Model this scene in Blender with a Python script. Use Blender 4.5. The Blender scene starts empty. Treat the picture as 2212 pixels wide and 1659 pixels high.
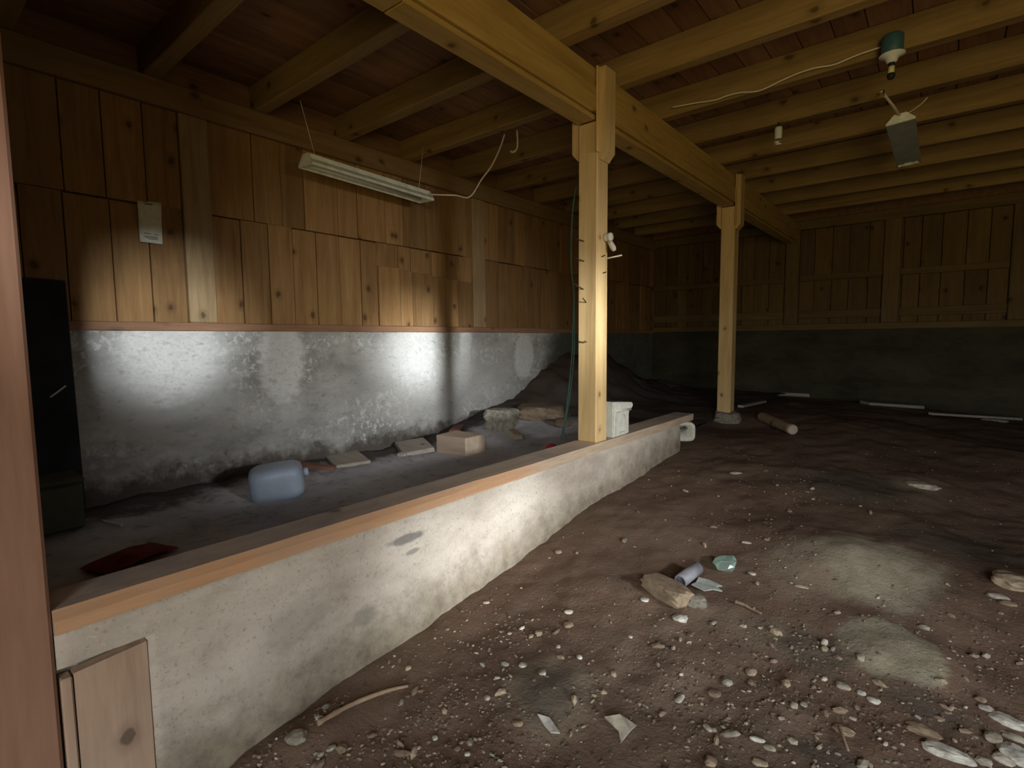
import bpy, bmesh, math, random
import numpy as np
from mathutils import Vector, Matrix, noise

S = bpy.context.scene
C = S.collection
PI = math.pi
R = math.radians

# ------------------------------------------------------------------ camera
W, H, F = 2212.0, 1659.0, 1130.0
CAM = np.array([0.0, 0.0, 1.5])
def _basis():
    a = np.array([2050 - W/2, 724 - H/2, F]); a /= np.linalg.norm(a)      # image direction of world +Y
    b = np.array([-290 - W/2, 745 - H/2, F]); b /= np.linalg.norm(b)      # image direction of world -X
    u = np.cross(a, b); u /= np.linalg.norm(u)
    if u[1] > 0: u = -u
    m = a + b; m /= np.linalg.norm(m)
    d = a - b; d /= np.linalg.norm(d)
    a = (m + d) / 2**.5; b = (m - d) / 2**.5
    return np.stack([-b, a, u], 1)
RM = _basis()
cam_data = bpy.data.cameras.new('camera')
cam_data.sensor_fit = 'HORIZONTAL'; cam_data.sensor_width = 36.0
cam_data.lens = F / W * 36.0
cam_data.clip_start = 0.02
cam = bpy.data.objects.new('camera', cam_data); C.objects.link(cam)
mw = Matrix.Identity(4)
for i in range(3):
    mw[i][0] = RM[0][i]; mw[i][1] = -RM[1][i]; mw[i][2] = -RM[2][i]; mw[i][3] = CAM[i]
cam.matrix_world = mw
S.camera = cam

# ------------------------------------------------------------------ light, sky, exposure
S.view_settings.view_transform = 'Standard'
S.view_settings.look = 'None'
S.view_settings.gamma = 1.0
S.view_settings.use_curve_mapping = False
S.view_settings.exposure = 0.0
world = bpy.data.worlds.new('sky'); S.world = world
world.use_nodes = True
bg = world.node_tree.nodes['Background']
# overcast sky above, dim green-brown land below the horizon
_t = world.node_tree
_tc = _t.nodes.new('ShaderNodeTexCoord'); _sx = _t.nodes.new('ShaderNodeSeparateXYZ'); _cr = _t.nodes.new('ShaderNodeValToRGB')
_mr = _t.nodes.new('ShaderNodeMapRange'); _mr.inputs[1].default_value = -1; _mr.inputs[2].default_value = 1
_t.links.new(_tc.outputs['Generated'], _sx.inputs[0]); _t.links.new(_sx.outputs['Z'], _mr.inputs[0]); _t.links.new(_mr.outputs[0], _cr.inputs[0])
_cr.color_ramp.elements[0].position = .48; _cr.color_ramp.elements[0].color = (.42, .34, .155, 1)
_cr.color_ramp.elements[1].position = .54; _cr.color_ramp.elements[1].color = (.90, .95, 1.0, 1)
_t.links.new(_cr.outputs[0], bg.inputs['Color'])
bg.inputs['Strength'].default_value = 15.5

sun_d = bpy.data.lights.new('sun', 'SUN')
sun_d.energy = 10.0; sun_d.angle = R(7.0); sun_d.color = (0.90, 0.95, 1.0)
sun = bpy.data.objects.new('sun', sun_d); C.objects.link(sun)
SUN_DIR = Vector((-1.0, 0.31, -0.08)).normalized()
sun.rotation_euler = SUN_DIR.to_track_quat('-Z', 'Y').to_euler()

def area(name, loc, aim, sx, sy, power, col, spread=180):
    d = bpy.data.lights.new(name, 'AREA'); d.shape = 'RECTANGLE'
    d.size = sx; d.size_y = sy; d.energy = power; d.color = col; d.spread = R(spread)
    o = bpy.data.objects.new(name, d); C.objects.link(o)
    o.location = loc
    o.rotation_euler = (Vector(aim) - Vector(loc)).to_track_quat('-Z', 'Y').to_euler()
    return o
# openings the daylight comes through: a doorway behind the camera, three small openings in the right wall
DOOR = (1.0, 3.0, -.05, 2.65)                                            # x0, x1, z0, z1 in the near wall
WIN = [(-1.20, -.72, 1.96, 2.42), (.95, 1.72, 1.82, 2.22), (-.15, .95, .66, .90)]   # y0, y1, z0, z1 in the right wall
def portal(name, loc, aim, sx, sy):
    o = area(name, loc, aim, sx, sy, 1.0, (1, 1, 1)); o.data.cycles.is_portal = True
portal('door_portal', ((DOOR[0]+DOOR[1])/2, -2.60, (DOOR[2]+DOOR[3])/2), ((DOOR[0]+DOOR[1])/2, 0, (DOOR[2]+DOOR[3])/2), DOOR[1]-DOOR[0], DOOR[3]-DOOR[2])
for _w in WIN:
    portal('window_portal', (3.37, (_w[0]+_w[1])/2, (_w[2]+_w[3])/2), (0, (_w[0]+_w[1])/2, (_w[2]+_w[3])/2), _w[1]-_w[0], _w[3]-_w[2])

# added narrow fill lamp outside the middle window, brightens the left bay
area('bay_fill', (3.52, 1.33, 2.08), (-3.9, 3.7, .55), .55, .30, 12, (.96, .97, 1.0), 42)

# ------------------------------------------------------------------ helpers
def link(o, parent=None):
    C.objects.link(o)
    if parent is not None:
        o.parent = parent
        o.location = Vector(o.location) - Vector(parent.location)
    return o
def tag(o, label=None, cat=None, group=None, kind=None):
    if label: o['label'] = label
    if cat: o['category'] = cat
    if group: o['group'] = group
    if kind: o['kind'] = kind
    return o
def empty(name, loc=(0, 0, 0), kind=None):
    o = bpy.data.objects.new(name, None); o.location = loc; o.empty_display_size = .05
    C.objects.link(o)
    if kind: o['kind'] = kind
    return o
def mesh_from(name, verts, faces, mat=None, smooth=False):
    me = bpy.data.meshes.new(name)
    me.from_pydata([tuple(v) for v in verts], [], [tuple(f) for f in faces])
    me.update()
    if mat: me.materials.append(mat)
    if smooth:
        for p in me.polygons: p.use_smooth = True
    return me
def mobj(name, verts, faces, mat, parent=None, loc=(0, 0, 0), smooth=False):
    o = bpy.data.objects.new(name, mesh_from(name, verts, faces, mat, smooth))
    o.location = loc
    return link(o, parent)
def bm_obj(name, bm, mat, parent=None, loc=(0, 0, 0), smooth=False):
    me = bpy.data.meshes.new(name); bm.to_mesh(me); bm.free()
    if mat:
        for m in (mat if isinstance(mat, (list, tuple)) else [mat]): me.materials.append(m)
    if smooth:
        for p in me.polygons: p.use_smooth = True
    o = bpy.data.objects.new(name, me); o.location = loc
    return link(o, parent)
def box_bm(sx, sy, sz, bev=.004, wob=0, rng=random, cuts=0):
    bm = bmesh.new()
    bmesh.ops.create_cube(bm, size=1.0)
    bmesh.ops.scale(bm, vec=(sx, sy, sz), verts=bm.verts)
    if wob:
        for v in bm.verts: v.co += Vector((rng.uniform(-wob, wob), rng.uniform(-wob, wob), rng.uniform(-wob, wob)))
    if bev:
        bmesh.ops.bevel(bm, geom=list(bm.edges), offset=min(bev, min(sx, sy, sz)*.3), segments=1, affect='EDGES')
    return bm
def box(name, x0, x1, y0, y1, z0, z1, mat, parent=None, bev=.004, wob=0, rng=random):
    bm = box_bm(x1-x0, y1-y0, z1-z0, bev, wob, rng)
    return bm_obj(name, bm, mat, parent, ((x0+x1)/2, (y0+y1)/2, (z0+z1)/2))
def smooth_pts(pts, n=6):
    P = [Vector(p) for p in pts]
    if len(P) < 3: return P
    out = []
    for i in range(len(P)-1):
        p0 = P[max(i-1, 0)]; p1 = P[i]; p2 = P[i+1]; p3 = P[min(i+2, len(P)-1)]
        for k in range(n):
            t = k/n
            out.append(.5*((2*p1)+(p2-p0)*t+(2*p0-5*p1+4*p2-p3)*t*t+(3*p1-p0-3*p2+p3)*t**3))
    out.append(P[-1]); return out
def tube_geo(pts, r, n=8, sm=True, r1=None, jit=0, rng=random):
    P = smooth_pts(pts) if sm else [Vector(p) for p in pts]
    vs, fs = [], []
    for i, p in enumerate(P):
        t = (P[min(i+1, len(P)-1)]-P[max(i-1, 0)]).normalized()
        u = t.orthogonal() if abs(t.z) > .95 else t.cross(Vector((0, 0, 1)))
        u.normalize(); v = t.cross(u)
        rr = r if r1 is None else r+(r1-r)*i/(len(P)-1)
        rr *= 1+rng.uniform(-jit, jit)
        for k in range(n):
            a = 2*PI*k/n
            vs.append(p+u*rr*math.cos(a)+v*rr*math.sin(a))
    for i in range(len(P)-1):
        for k in range(n):
            a = i*n+k; b = i*n+(k+1) % n
            fs.append((a, b, b+n, a+n))
    fs.append(tuple(range(n-1, -1, -1))); fs.append(tuple(range((len(P)-1)*n, len(P)*n)))
    return vs, fs
def tube(name, pts, r, mat, parent=None, n=8, sm=True, r1=None, jit=0):
    o0 = Vector(pts[0])
    vs, fs = tube_geo([Vector(p)-o0 for p in pts], r, n, sm, r1, jit)
    return mobj(name, vs, fs, mat, parent, o0, smooth=True)
def lathe_geo(prof, n=24):
    vs, fs = [], []
    for r, z in prof:
        for k in range(n):
            a = 2*PI*k/n; vs.append((r*math.cos(a), r*math.sin(a), z))
    for i in range(len(prof)-1):
        for k in range(n):
            a = i*n+k; b = i*n+(k+1) % n; fs.append((a, b, b+n, a+n))
    fs.append(tuple(range(n-1, -1, -1))); fs.append(tuple(range((len(prof)-1)*n, len(prof)*n)))
    return vs, fs
def fbm(x, y, z, o=4):
    return noise.fractal(Vector((x, y, z)), 1.0, 2.0, o)
def sstep(a, b, x):
    t = min(1, max(0, (x-a)/(b-a))); return t*t*(3-2*t)

# ------------------------------------------------------------------ materials
class NT:
    def __init__(s, name):
        s.m = bpy.data.materials.new(name); s.m.use_nodes = True
        s.t = s.m.node_tree; s.n = s.t.nodes
        s.b = s.n['Principled BSDF']
    def node(s, typ, **kw):
        n = s.n.new(typ)
        for k, v in kw.items(): setattr(n, k, v)
        return n
    def set(s, sock, v):
        if hasattr(v, 'links') or isinstance(v, bpy.types.NodeSocket): s.t.links.new(v, sock)
        else: sock.default_value = v
    def math(s, op, a, b=0.0, c=None, clamp=False):
        n = s.node('ShaderNodeMath', operation=op, use_clamp=clamp)
        s.set(n.inputs[0], a); s.set(n.inputs[1], b)
        if c is not None: s.set(n.inputs[2], c)
        return n.outputs[0]
    def vmath(s, op, a, b):
        n = s.node('ShaderNodeVectorMath', operation=op)
        s.set(n.inputs[0], a); s.set(n.inputs[1], b)
        return n.outputs[0]
    def pos(s): return s.node('ShaderNodeNewGeometry').outputs['Position']
    def sep(s, v):
        n = s.node('ShaderNodeSeparateXYZ'); s.set(n.inputs[0], v); return n.outputs
    def rnd(s): return s.node('ShaderNodeObjectInfo').outputs['Random']
    def noise(s, vec, scale, detail=4, rough=.55, dist=0):
        n = s.node('ShaderNodeTexNoise'); s.set(n.inputs['Vector'], vec)
        n.inputs['Scale'].default_value = scale; n.inputs['Detail'].default_value = detail
        n.inputs['Roughness'].default_value = rough; n.inputs['Distortion'].default_value = dist
        return n.outputs['Fac']
    def ramp(s, fac, stops, interp='LINEAR'):
        n = s.node('ShaderNodeValToRGB'); n.color_ramp.interpolation = interp
        e = n.color_ramp.elements
        while len(e) < len(stops): e.new(.5)
        for i, (p, c) in enumerate(stops):
            e[i].position = p; e[i].color = (c[0], c[1], c[2], 1) if hasattr(c, '__len__') else (c, c, c, 1)
        s.set(n.inputs[0], fac); return n.outputs[0]
    def mix(s, fac, a, b, mode='MIX'):
        n = s.node('ShaderNodeMix', data_type='RGBA', blend_type=mode)
        s.set(n.inputs['Factor'], fac)
        s.set(n.inputs['A'], a if not isinstance(a, tuple) else (*a[:3], 1)); s.set(n.inputs['B'], b if not isinstance(b, tuple) else (*b[:3], 1))
        return n.outputs['Result']
    def smooth(s, x, a, b):
        n = s.node('ShaderNodeMapRange', interpolation_type='SMOOTHSTEP'); s.set(n.inputs[0], x)
        n.inputs[1].default_value = a; n.inputs[2].default_value = b
        return n.outputs[0]
    def bump(s, h, strength=.4, dist=.01):
        n = s.node('ShaderNodeBump'); n.inputs['Strength'].default_value = strength
        n.inputs['Distance'].default_value = dist; s.set(n.inputs['Height'], h)
        s.t.links.new(n.outputs[0], s.b.inputs['Normal'])
    def out(s, col, rough=.8, spec=.3):
        s.set(s.b.inputs['Base Color'], col if not isinstance(col, tuple) else (*col[:3], 1))
        s.set(s.b.inputs['Roughness'], rough); s.b.inputs['Specular IOR Level'].default_value = spec
        return s.m

def wood(name, dark, mid, light, axis='Z', knots=.5, var=.25, grey=0.0, rough=.75, knotsz=.10, bumpy=.25):
    q = NT(name)
    p = q.pos(); r = q.rnd()
    off = q.node('ShaderNodeCombineXYZ')
    for i, k in enumerate((17.3, 31.7, 11.9)): q.set(off.inputs[i], q.math('MULTIPLY', r, k))
    v = q.vmath('ADD', p, off.outputs[0])
    sc = {'X': (.5, 7, 7), 'Y': (7, .5, 7), 'Z': (7, 7, .5)}[axis]
    vg = q.vmath('MULTIPLY', v, sc)
    g1 = q.noise(vg, 2.2, 5, .6, .6)
    g2 = q.noise(vg, 9.0, 3, .6, .3)
    g = q.math('ADD', q.math('MULTIPLY', g1, .7), q.math('MULTIPLY', g2, .3))
    col = q.ramp(g, [(.3, dark), (.5, mid), (.7, light)])
    # blotchy weathering
    bl = q.noise(v, 1.7, 4, .6)
    col = q.mix(q.math('MULTIPLY', q.smooth(bl, .5, .75), .45), col, dark)
    if grey:
        gr = q.noise(v, 2.6, 5, .65)
        col = q.mix(q.math('MULTIPLY', q.smooth(gr, .4, .65), grey), col, (.31, .285, .26))
    # knots
    sv = q.sep(v)
    al, u1, u2 = {'X': (0, 1, 2), 'Y': (1, 0, 2), 'Z': (2, 0, 1)}[axis]
    k2 = q.node('ShaderNodeCombineXYZ')
    q.set(k2.inputs[0], q.math('MULTIPLY', sv[al], .75)); q.set(k2.inputs[1], q.math('ADD', sv[u1], sv[u2]))
    vo = q.node('ShaderNodeTexVoronoi', feature='F1', voronoi_dimensions='2D'); q.set(vo.inputs['Vector'], k2.outputs[0]); vo.inputs['Scale'].default_value = 5.0
    vs = q.node('ShaderNodeSeparateColor'); q.set(vs.inputs[0], vo.outputs['Color'])
    has = q.math('GREATER_THAN', vs.outputs[0], 1-knots*.45)
    kd = q.math('ADD', vo.outputs['Distance'], q.math('MULTIPLY', q.math('SUBTRACT', q.noise(v, 22, 2), .5), .16))
    kn = q.math('SUBTRACT', 1.0, q.smooth(kd, knotsz*.6, knotsz*1.3))
    halo = q.math('MULTIPLY', q.math('SUBTRACT', 1.0, q.smooth(kd, knotsz, knotsz*2.6)), .35)
    kn = q.math('MULTIPLY', q.math('MAXIMUM', kn, halo), has)
    col = q.mix(q.math('MULTIPLY', kn, .8), col, tuple(c*.28 for c in dark))
    # per piece brightness
    br = q.math('ADD', 1-var*.5, q.math('MULTIPLY', r, var))
    cc = q.node('ShaderNodeCombineXYZ')
    for i in range(3): q.set(cc.inputs[i], br)
    col = q.mix(1.0, col, cc.outputs[0], 'MULTIPLY')
    q.bump(g, bumpy, .004)
    return q.out(col, rough, .25)

def fade_along_y(m, y0, y1, col):
    # the fresh-cut edge is only orange for part of its length
    q = NT.__new__(NT); q.m = m; q.t = m.node_tree; q.n = q.t.nodes; q.b = q.n['Principled BSDF']
    sock = q.b.inputs['Base Color']; src = sock.links[0].from_socket
    p = q.pos(); y = q.math('ADD', q.sep(p)[1], q.math('MULTIPLY', q.math('SUBTRACT', q.noise(p, 3, 4, .6), .5), .9))
    g = q.noise(q.vmath('MULTIPLY', p, (14, 1, 14)), 4, 4, .6)
    q.t.links.new(q.mix(q.smooth(y, y0, y1), src, q.ramp(g, [(.3, tuple(c*.7 for c in col)), (.7, col)])), sock)
def plain(name, col, rough=.7, spec=.3, metal=0, nz=0, nscale=20, bumpd=0):
    q = NT(name)
    c = col
    if nz:
        n = q.noise(q.pos(), nscale, 5, .6)
        c = q.ramp(n, [(.3, tuple(x*(1-nz) for x in col)), (.7, tuple(min(1, x*(1+nz*.6)) for x in col))])
        if bumpd: q.bump(n, .6, bumpd)
    q.b.inputs['Metallic'].default_value = metal
    return q.out(c, rough, spec)

def stone_mat(name, stops, nscale=25, var=True):
    q = NT(name)
    g = q.node('ShaderNodeNewGeometry')
    r = q.math('FRACT', q.math('ADD', g.outputs['Random Per Island'], q.rnd()))
    col = q.ramp(r, stops)
    n = q.noise(q.pos(), nscale, 5, .65)
    col = q.mix(q.math('MULTIPLY', q.smooth(n, .35, .7), .6), col, (.10, .075, .055))
    q.bump(n, .5, .004)
    return q.out(col, .9, .2)

def ellipse_mask(q, a, b, noiseval, patches):
    """union of soft-edged, noise-distorted ellipses in the two coordinates a, b"""
    m = None
    for (ca, cb, ra, rb, amt, soft) in patches:
        da = q.math('DIVIDE', q.math('SUBTRACT', a, ca), ra)
        db = q.math('DIVIDE', q.math('SUBTRACT', b, cb), rb)
        d = q.math('SQRT', q.math('ADD', q.math('MULTIPLY', da, da), q.math('MULTIPLY', db, db)))
        d = q.math('ADD', d, noiseval)
        k = q.math('MULTIPLY', q.math('SUBTRACT', 1.0, q.smooth(d, 1-soft, 1+soft)), amt)
        m = k if m is None else q.math('MAXIMUM', m, k)
    return m

M = {}
M['post'] = wood('post_wood', (.46, .30, .13), (.62, .43, .195), (.72, .52, .26), 'Z', .35, .15, knotsz=.07)
M['girder'] = wood('girder_wood', (.34, .21, .06), (.48, .31, .095), (.56, .38, .13), 'Y', .35, .12)
M['joist'] = wood('joist_wood', (.20, .122, .042), (.28, .18, .065), (.36, .235, .09), 'X', .6, .3)
M['deck'] = wood('ceiling_board_wood', (.17, .085, .04), (.25, .13, .06), (.32, .18, .09), 'Y', .35, .35)
M['board'] = wood('wall_board_wood', (.21, .11, .042), (.31, .175, .068), (.39, .235, .10), 'Z', .4, .4)
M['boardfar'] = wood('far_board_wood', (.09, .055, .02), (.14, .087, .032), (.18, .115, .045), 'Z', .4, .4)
M['plate'] = wood('plate_wood', (.20, .12, .05), (.28, .175, .075), (.35, .225, .105), 'Y', .4, .15)
M['sill'] = wood('sill_wood', (.20, .11, .06), (.30, .16, .09), (.38, .22, .12), 'Y', .2, .15)
M['wallpost'] = wood('wall_post_wood', (.23, .15, .07), (.33, .23, .12), (.42, .30, .17), 'Z', .5, .2)
M['frontpost'] = wood('front_post_wood', (.19, .10, .065), (.26, .14, .09), (.31, .175, .115), 'Z', .3, .1)
M['formboard'] = wood('form_board_wood', (.33, .22, .15), (.43, .30, .21), (.50, .36, .26), 'Z', .5, .1)
M['rail'] = wood('rail_wood', (.20, .12, .06), (.29, .17, .09), (.36, .22, .12), 'Y', .3, .2)
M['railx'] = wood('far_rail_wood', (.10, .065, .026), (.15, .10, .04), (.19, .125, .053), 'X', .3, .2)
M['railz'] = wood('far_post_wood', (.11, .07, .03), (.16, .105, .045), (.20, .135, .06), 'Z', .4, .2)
M['captop'] = wood('cap_top_wood', (.40, .31, .23), (.56, .44, .33), (.66, .54, .42), 'Y', .2, .05, grey=.65)
M['capedge'] = wood('cap_edge_wood', (.44, .235, .12), (.54, .31, .165), (.60, .38, .225), 'Y', .15, .05, grey=.25)
fade_along_y(M['capedge'], 1.9, 2.7, (.56, .43, .30))
M['log'] = wood('log_wood', (.20, .14, .09), (.30, .21, .14), (.38, .28, .19), 'X', .2, .2)
M['blockwood'] = wood('block_wood', (.46, .34, .24), (.60, .47, .34), (.68, .56, .42), 'X', .2, .15)
M['flatwood'] = wood('flat_wood', (.30, .25, .20), (.42, .36, .29), (.50, .44, .36), 'X', .2, .2, grey=.5)
M['redwood'] = wood('red_wood', (.20, .10, .07), (.27, .14, .10), (.33, .19, .13), 'X', .1, .2)
M['white_metal'] = plain('white_enamel', (.80, .84, .74), .45, .4, nz=.25, nscale=12)
M['tube_glass'] = plain('tube_glass', (.80, .82, .78), .25, .5)
M['grey_metal'] = plain('grey_enamel', (.38, .41, .36), .5, .4, nz=.2, nscale=10)
M['paper'] = plain('aged_paper', (.80, .79, .66), .9, .1, nz=.12, nscale=30)
M['ink'] = plain('faded_ink', (.22, .22, .18), .9, .1)
M['cable'] = plain('white_cable', (.72, .64, .50), .6, .3)
M['porcelain'] = plain('porcelain', (.72, .74, .66), .35, .5)
M['bluebox'] = plain('blue_plastic', (.05, .13, .16), .5, .4, nz=.3, nscale=14)
M['brass'] = plain('bulb_yellow', (.70, .66, .36), .4, .5)
M['black'] = plain('black_plastic', (.015, .015, .014), .6, .3)
M['nail'] = plain('rusty_iron', (.035, .022, .014), .6, .4, metal=.4)
M['twine'] = plain('green_twine', (.10, .20, .18), .85, .2, nz=.4, nscale=120)
M['plaster_white'] = plain('cast_plaster', (.58, .57, .49), .85, .2, nz=.15, nscale=25, bumpd=.003)
M['plaster_grey'] = plain('clay_pipe', (.62, .60, .50), .85, .2, nz=.22, nscale=25, bumpd=.003)
M['bucket'] = plain('milky_plastic', (.36, .42, .50), .45, .4, nz=.2, nscale=6)
M['red'] = plain('red_plastic', (.75, .08, .07), .5, .4)
M['maroon'] = plain('maroon_cloth', (.22, .05, .05), .9, .1, nz=.4, nscale=12)
M['pipe'] = plain('grey_plastic_pipe', (.30, .30, .33), .5, .4, nz=.15, nscale=40)
M['scrap'] = plain('pale_plastic_sheet', (.42, .45, .40), .4, .4, nz=.25, nscale=60)
M['whitestone'] = stone_mat('white_stone', [(0, (.62, .60, .52)), (1, (.72, .70, .62))])
M['palestone'] = stone_mat('pale_stone', [(0, (.42, .38, .28)), (.5, (.55, .50, .40)), (1, (.62, .57, .46))])
M['tanstone'] = stone_mat('tan_stone', [(0, (.30, .22, .14)), (.5, (.40, .31, .21)), (1, (.48, .39, .27))])
M['brownstone'] = stone_mat('brown_stone', [(0, (.20, .14, .09)), (1, (.30, .22, .16))])
M['greystone'] = stone_mat('grey_stone', [(0, (.25, .23, .18)), (1, (.36, .33, .26))])
M['gravel'] = stone_mat('gravel_stone', [(0, (.11, .085, .06)), (.4, (.19, .15, .105)), (.75, (.30, .25, .18)), (.93, (.44, .39, .29)), (1, (.66, .62, .50))])
M['tarp'] = plain('dark_sheet', (.022, .024, .027), .7, .2, nz=.5, nscale=5)
M['olive'] = plain('olive_plastic', (.085, .085, .05), .6, .3, nz=.2, nscale=8)
def glass_mat():
    q = NT('green_glass'); q.b.inputs['Transmission Weight'].default_value = .8
    q.b.inputs['IOR'].default_value = 1.45
    return q.out((.62, .86, .74), .18, .5)
M['glass'] = glass_mat()
def clear_glass():
    q = NT('clear_glass'); q.b.inputs['Transmission Weight'].default_value = .9
    return q.out((.9, .92, .85), .05, .5)
M['clear'] = clear_glass()

# ------------------------------------------------------------------ ground
YK = [-3, .4, .66, 1.46, 2.17, 3.08, 4.67, 6.2, 7.5, 9.6]
ZK = [-.02, .0, .036, .131, .205, .33, .455, .59, .58, .52]
def prof(y): return float(np.interp(y, YK, ZK))
LUMPS = []
def H0(x, y):
    t = sstep(-1.2, 1.2, x)
    return prof(y)*(1-.25*t)
def Hs(x, y):
    h = H0(x, y)
    for (lx, ly, r, a) in LUMPS:
        d2 = ((x-lx)**2+(y-ly)**2)/(r*r)
        if d2 < 6: h += a*math.exp(-d2)
    return h
def HG(x, y):
    h = Hs(x, y)
    amp = .35+.65*sstep(-1.85, -1.55, x)
    h += amp*(.030*fbm(x*1.3, y*1.3, 3.1)+.012*fbm(x*6, y*6, 7.7))
    h += .006*noise.noise(Vector((x*23, y*23, 1.3)))
    return h
def HL(x, y):
    """floor level of the bay behind the low wall"""
    h = .42+.17*sstep(3.4, 5.2, y)
    near = sstep(-3.55, -4.2, x)
    h += near*(.02+.10*sstep(3.2, 4.8, y))+.62*math.exp(-((x+4.35)/.75)**2)*sstep(4.9, 6.5, y)*sstep(9.0, 7.0, y)
    h += .07*sstep(-3.0, -4.0, x)*sstep(5.0, 6.0, y)*fbm(x*3.2, y*3.2, 6.1)
    h += .010*fbm(x*2, y*2, 9.1)+near*.03*fbm(x*5, y*5, 4.4)
    h += sstep(4.6, 5.4, y)*.03*fbm(x*3, y*3, 2.2)
    return h
def ray(px, py):
    return RM.T @ np.array([px-W/2, py-H/2, F])
def cast(px, py, fn=None):
    """where the view ray through a photo pixel meets the ground"""
    fn = fn or Hs
    d = ray(px, py); d = d/np.linalg.norm(d); t = .6
    while t < 14:
        p = CAM+d*t
        if p[2] <= fn(p[0], p[1]): break
        t += .01
    return Vector(p)
def pt(px, py, x=None, y=None, z=None):
    d = ray(px, py)
    if x is not None: t = (x-CAM[0])/d[0]
    elif y is not None: t = (y-CAM[1])/d[1]
    else: t = (z-CAM[2])/d[2]
    return Vector(CAM+d*t)
for (px, py, r, a) in ((1880, 1215, .32, .07), (1930, 1400, .20, .045), (1180, 1490, .18, .03), (1985, 1048, .25, .03), (1830, 1040, .5, .04),
                       (640, 1600, .13, .04), (1400, 1120, .4, .03), (2190, 1265, .3, .04), (1740, 1210, .3, .05)):
    p = cast(px, py); LUMPS.append((p.x, p.y, r, a))

LUMPS.append((-1.72, 5.92, .38, -.085))
def soil_mat():
    q = NT('earth'); p = q.pos(); s = q.sep(p)
    n1 = q.noise(p, 1.3, 5, .6); n2 = q.noise(p, 14, 6, .7); n3 = q.noise(p, 70, 3, .6)
    col = q.ramp(n1, [(.3, (.125, .079, .054)), (.55, (.18, .117, .081)), (.75, (.235, .168, .117))])
    col = q.mix(q.math('MULTIPLY', q.smooth(n2, .45, .75), .45), col, (.20, .155, .11))
    col = q.mix(q.math('MULTIPLY', q.smooth(n3, .6, .75), .5), col, (.27, .22, .16))
    nd = q.math('MULTIPLY', q.math('SUBTRACT', q.noise(p, 5, 6, .65), .5), 1.5)
    P = []
    for (px, py, ra, rb, amt, soft) in ((1880, 1200, .26, .34, .85, .35), (1930, 1395, .19, .17, .95, .14), (1180, 1490, .2, .2, .35, .35), (1985, 1048, .16, .16, .55, .3),
                                        (1740, 1200, .2, .25, .45, .5), (1830, 1040, .5, .35, .2, .5), (1680, 1380, .3, .12, .3, .5), (1985, 1040, .1, .1, .6, .3), (1500, 1560, .4, .4, .12, .6)):
        c = cast(px, py); P.append((c.x, c.y, ra, rb, amt, soft))
    sand = ellipse_mask(q, s[0], s[1], nd, P)
    col = q.mix(sand, col, q.ramp(n2, [(.3, (.23, .205, .14)), (.7, (.33, .30, .215))]))
    P2 = []
    for (px, py, ra, rb, amt, soft) in ((1755, 1415, .11, .13, .45, .3), (1990, 1525, .13, .09, .5, .4), (2080, 1180, .28, .22, .6, .5), (1180, 1485, .13, .13, .6, .35), (1790, 1640, .12, .06, .6, .4), (1840, 1045, .3, .3, .5, .5)):
        c = cast(px, py); P2.append((c.x, c.y, ra, rb, amt, soft))
    col = q.mix(ellipse_mask(q, s[0], s[1], nd, P2), col, (.085, .08, .066))
    q.bump(q.math('ADD', n2, q.math('MULTIPLY', n3, .5)), .7, .012)
    return q.out(col, .95, .15)
M['soil'] = soil_mat()

def grid_mesh(name, xs, ys, fn, mat, smooth=True):
    nx, ny = len(xs), len(ys)
    vs = [(x, y, fn(x, y)) for y in ys for x in xs]
    fs = [(j*nx+i, j*nx+i+1, (j+1)*nx+i+1, (j+1)*nx+i) for j in range(ny-1) for i in range(nx-1)]
    return mesh_from(name, vs, fs, mat, smooth)
xs = np.concatenate([np.arange(-2.05, .9, .03), np.arange(.9, 3.41, .12)])
ys = np.concatenate([np.arange(-2.7, .3, .12), np.arange(.3, 5.0, .03), np.arange(5.0, 9.6, .06)])
floor = bpy.data.objects.new('floor', grid_mesh('floor', xs, ys, HG, M['soil'])); link(floor); tag(floor, kind='structure')

def slab_mat():
    q = NT('dusty_concrete'); p = q.pos(); s = q.sep(p)
    n1 = q.noise(p, 1.6, 5, .6); n2 = q.noise(p, 11, 6, .7)
    col = q.ramp(n1, [(.3, (.34, .335, .345)), (.55, (.54, .53, .54)), (.75, (.64, .63, .63))])
    col = q.mix(q.math('MULTIPLY', q.smooth(n2, .5, .72), .5), col, (.10, .085, .07))
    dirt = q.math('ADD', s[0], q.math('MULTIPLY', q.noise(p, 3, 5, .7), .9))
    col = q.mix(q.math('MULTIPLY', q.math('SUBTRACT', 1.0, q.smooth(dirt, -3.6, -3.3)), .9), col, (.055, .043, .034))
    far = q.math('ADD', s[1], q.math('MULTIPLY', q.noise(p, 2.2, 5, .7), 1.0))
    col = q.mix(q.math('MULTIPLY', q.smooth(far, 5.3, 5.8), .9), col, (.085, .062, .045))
    q.bump(n2, .5, .01)
    return q.out(col, .92, .15)
M['slab'] = slab_mat()
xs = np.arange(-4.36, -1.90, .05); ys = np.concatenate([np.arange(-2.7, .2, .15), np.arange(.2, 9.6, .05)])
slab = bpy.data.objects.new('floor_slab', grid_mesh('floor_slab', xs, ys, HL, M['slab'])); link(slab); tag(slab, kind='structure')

# ------------------------------------------------------------------ left wall (plastered masonry below, boards above)
YN, YF = -2.45, 9.35      # near and far wall planes
XL, XR = -4.25, 3.20
ZS0, ZS1 = 1.58, 1.64     # sill beam
ZP0, ZP1 = 3.11, 3.29     # wall plate
ZC = 3.49                 # underside of ceiling boards

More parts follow.
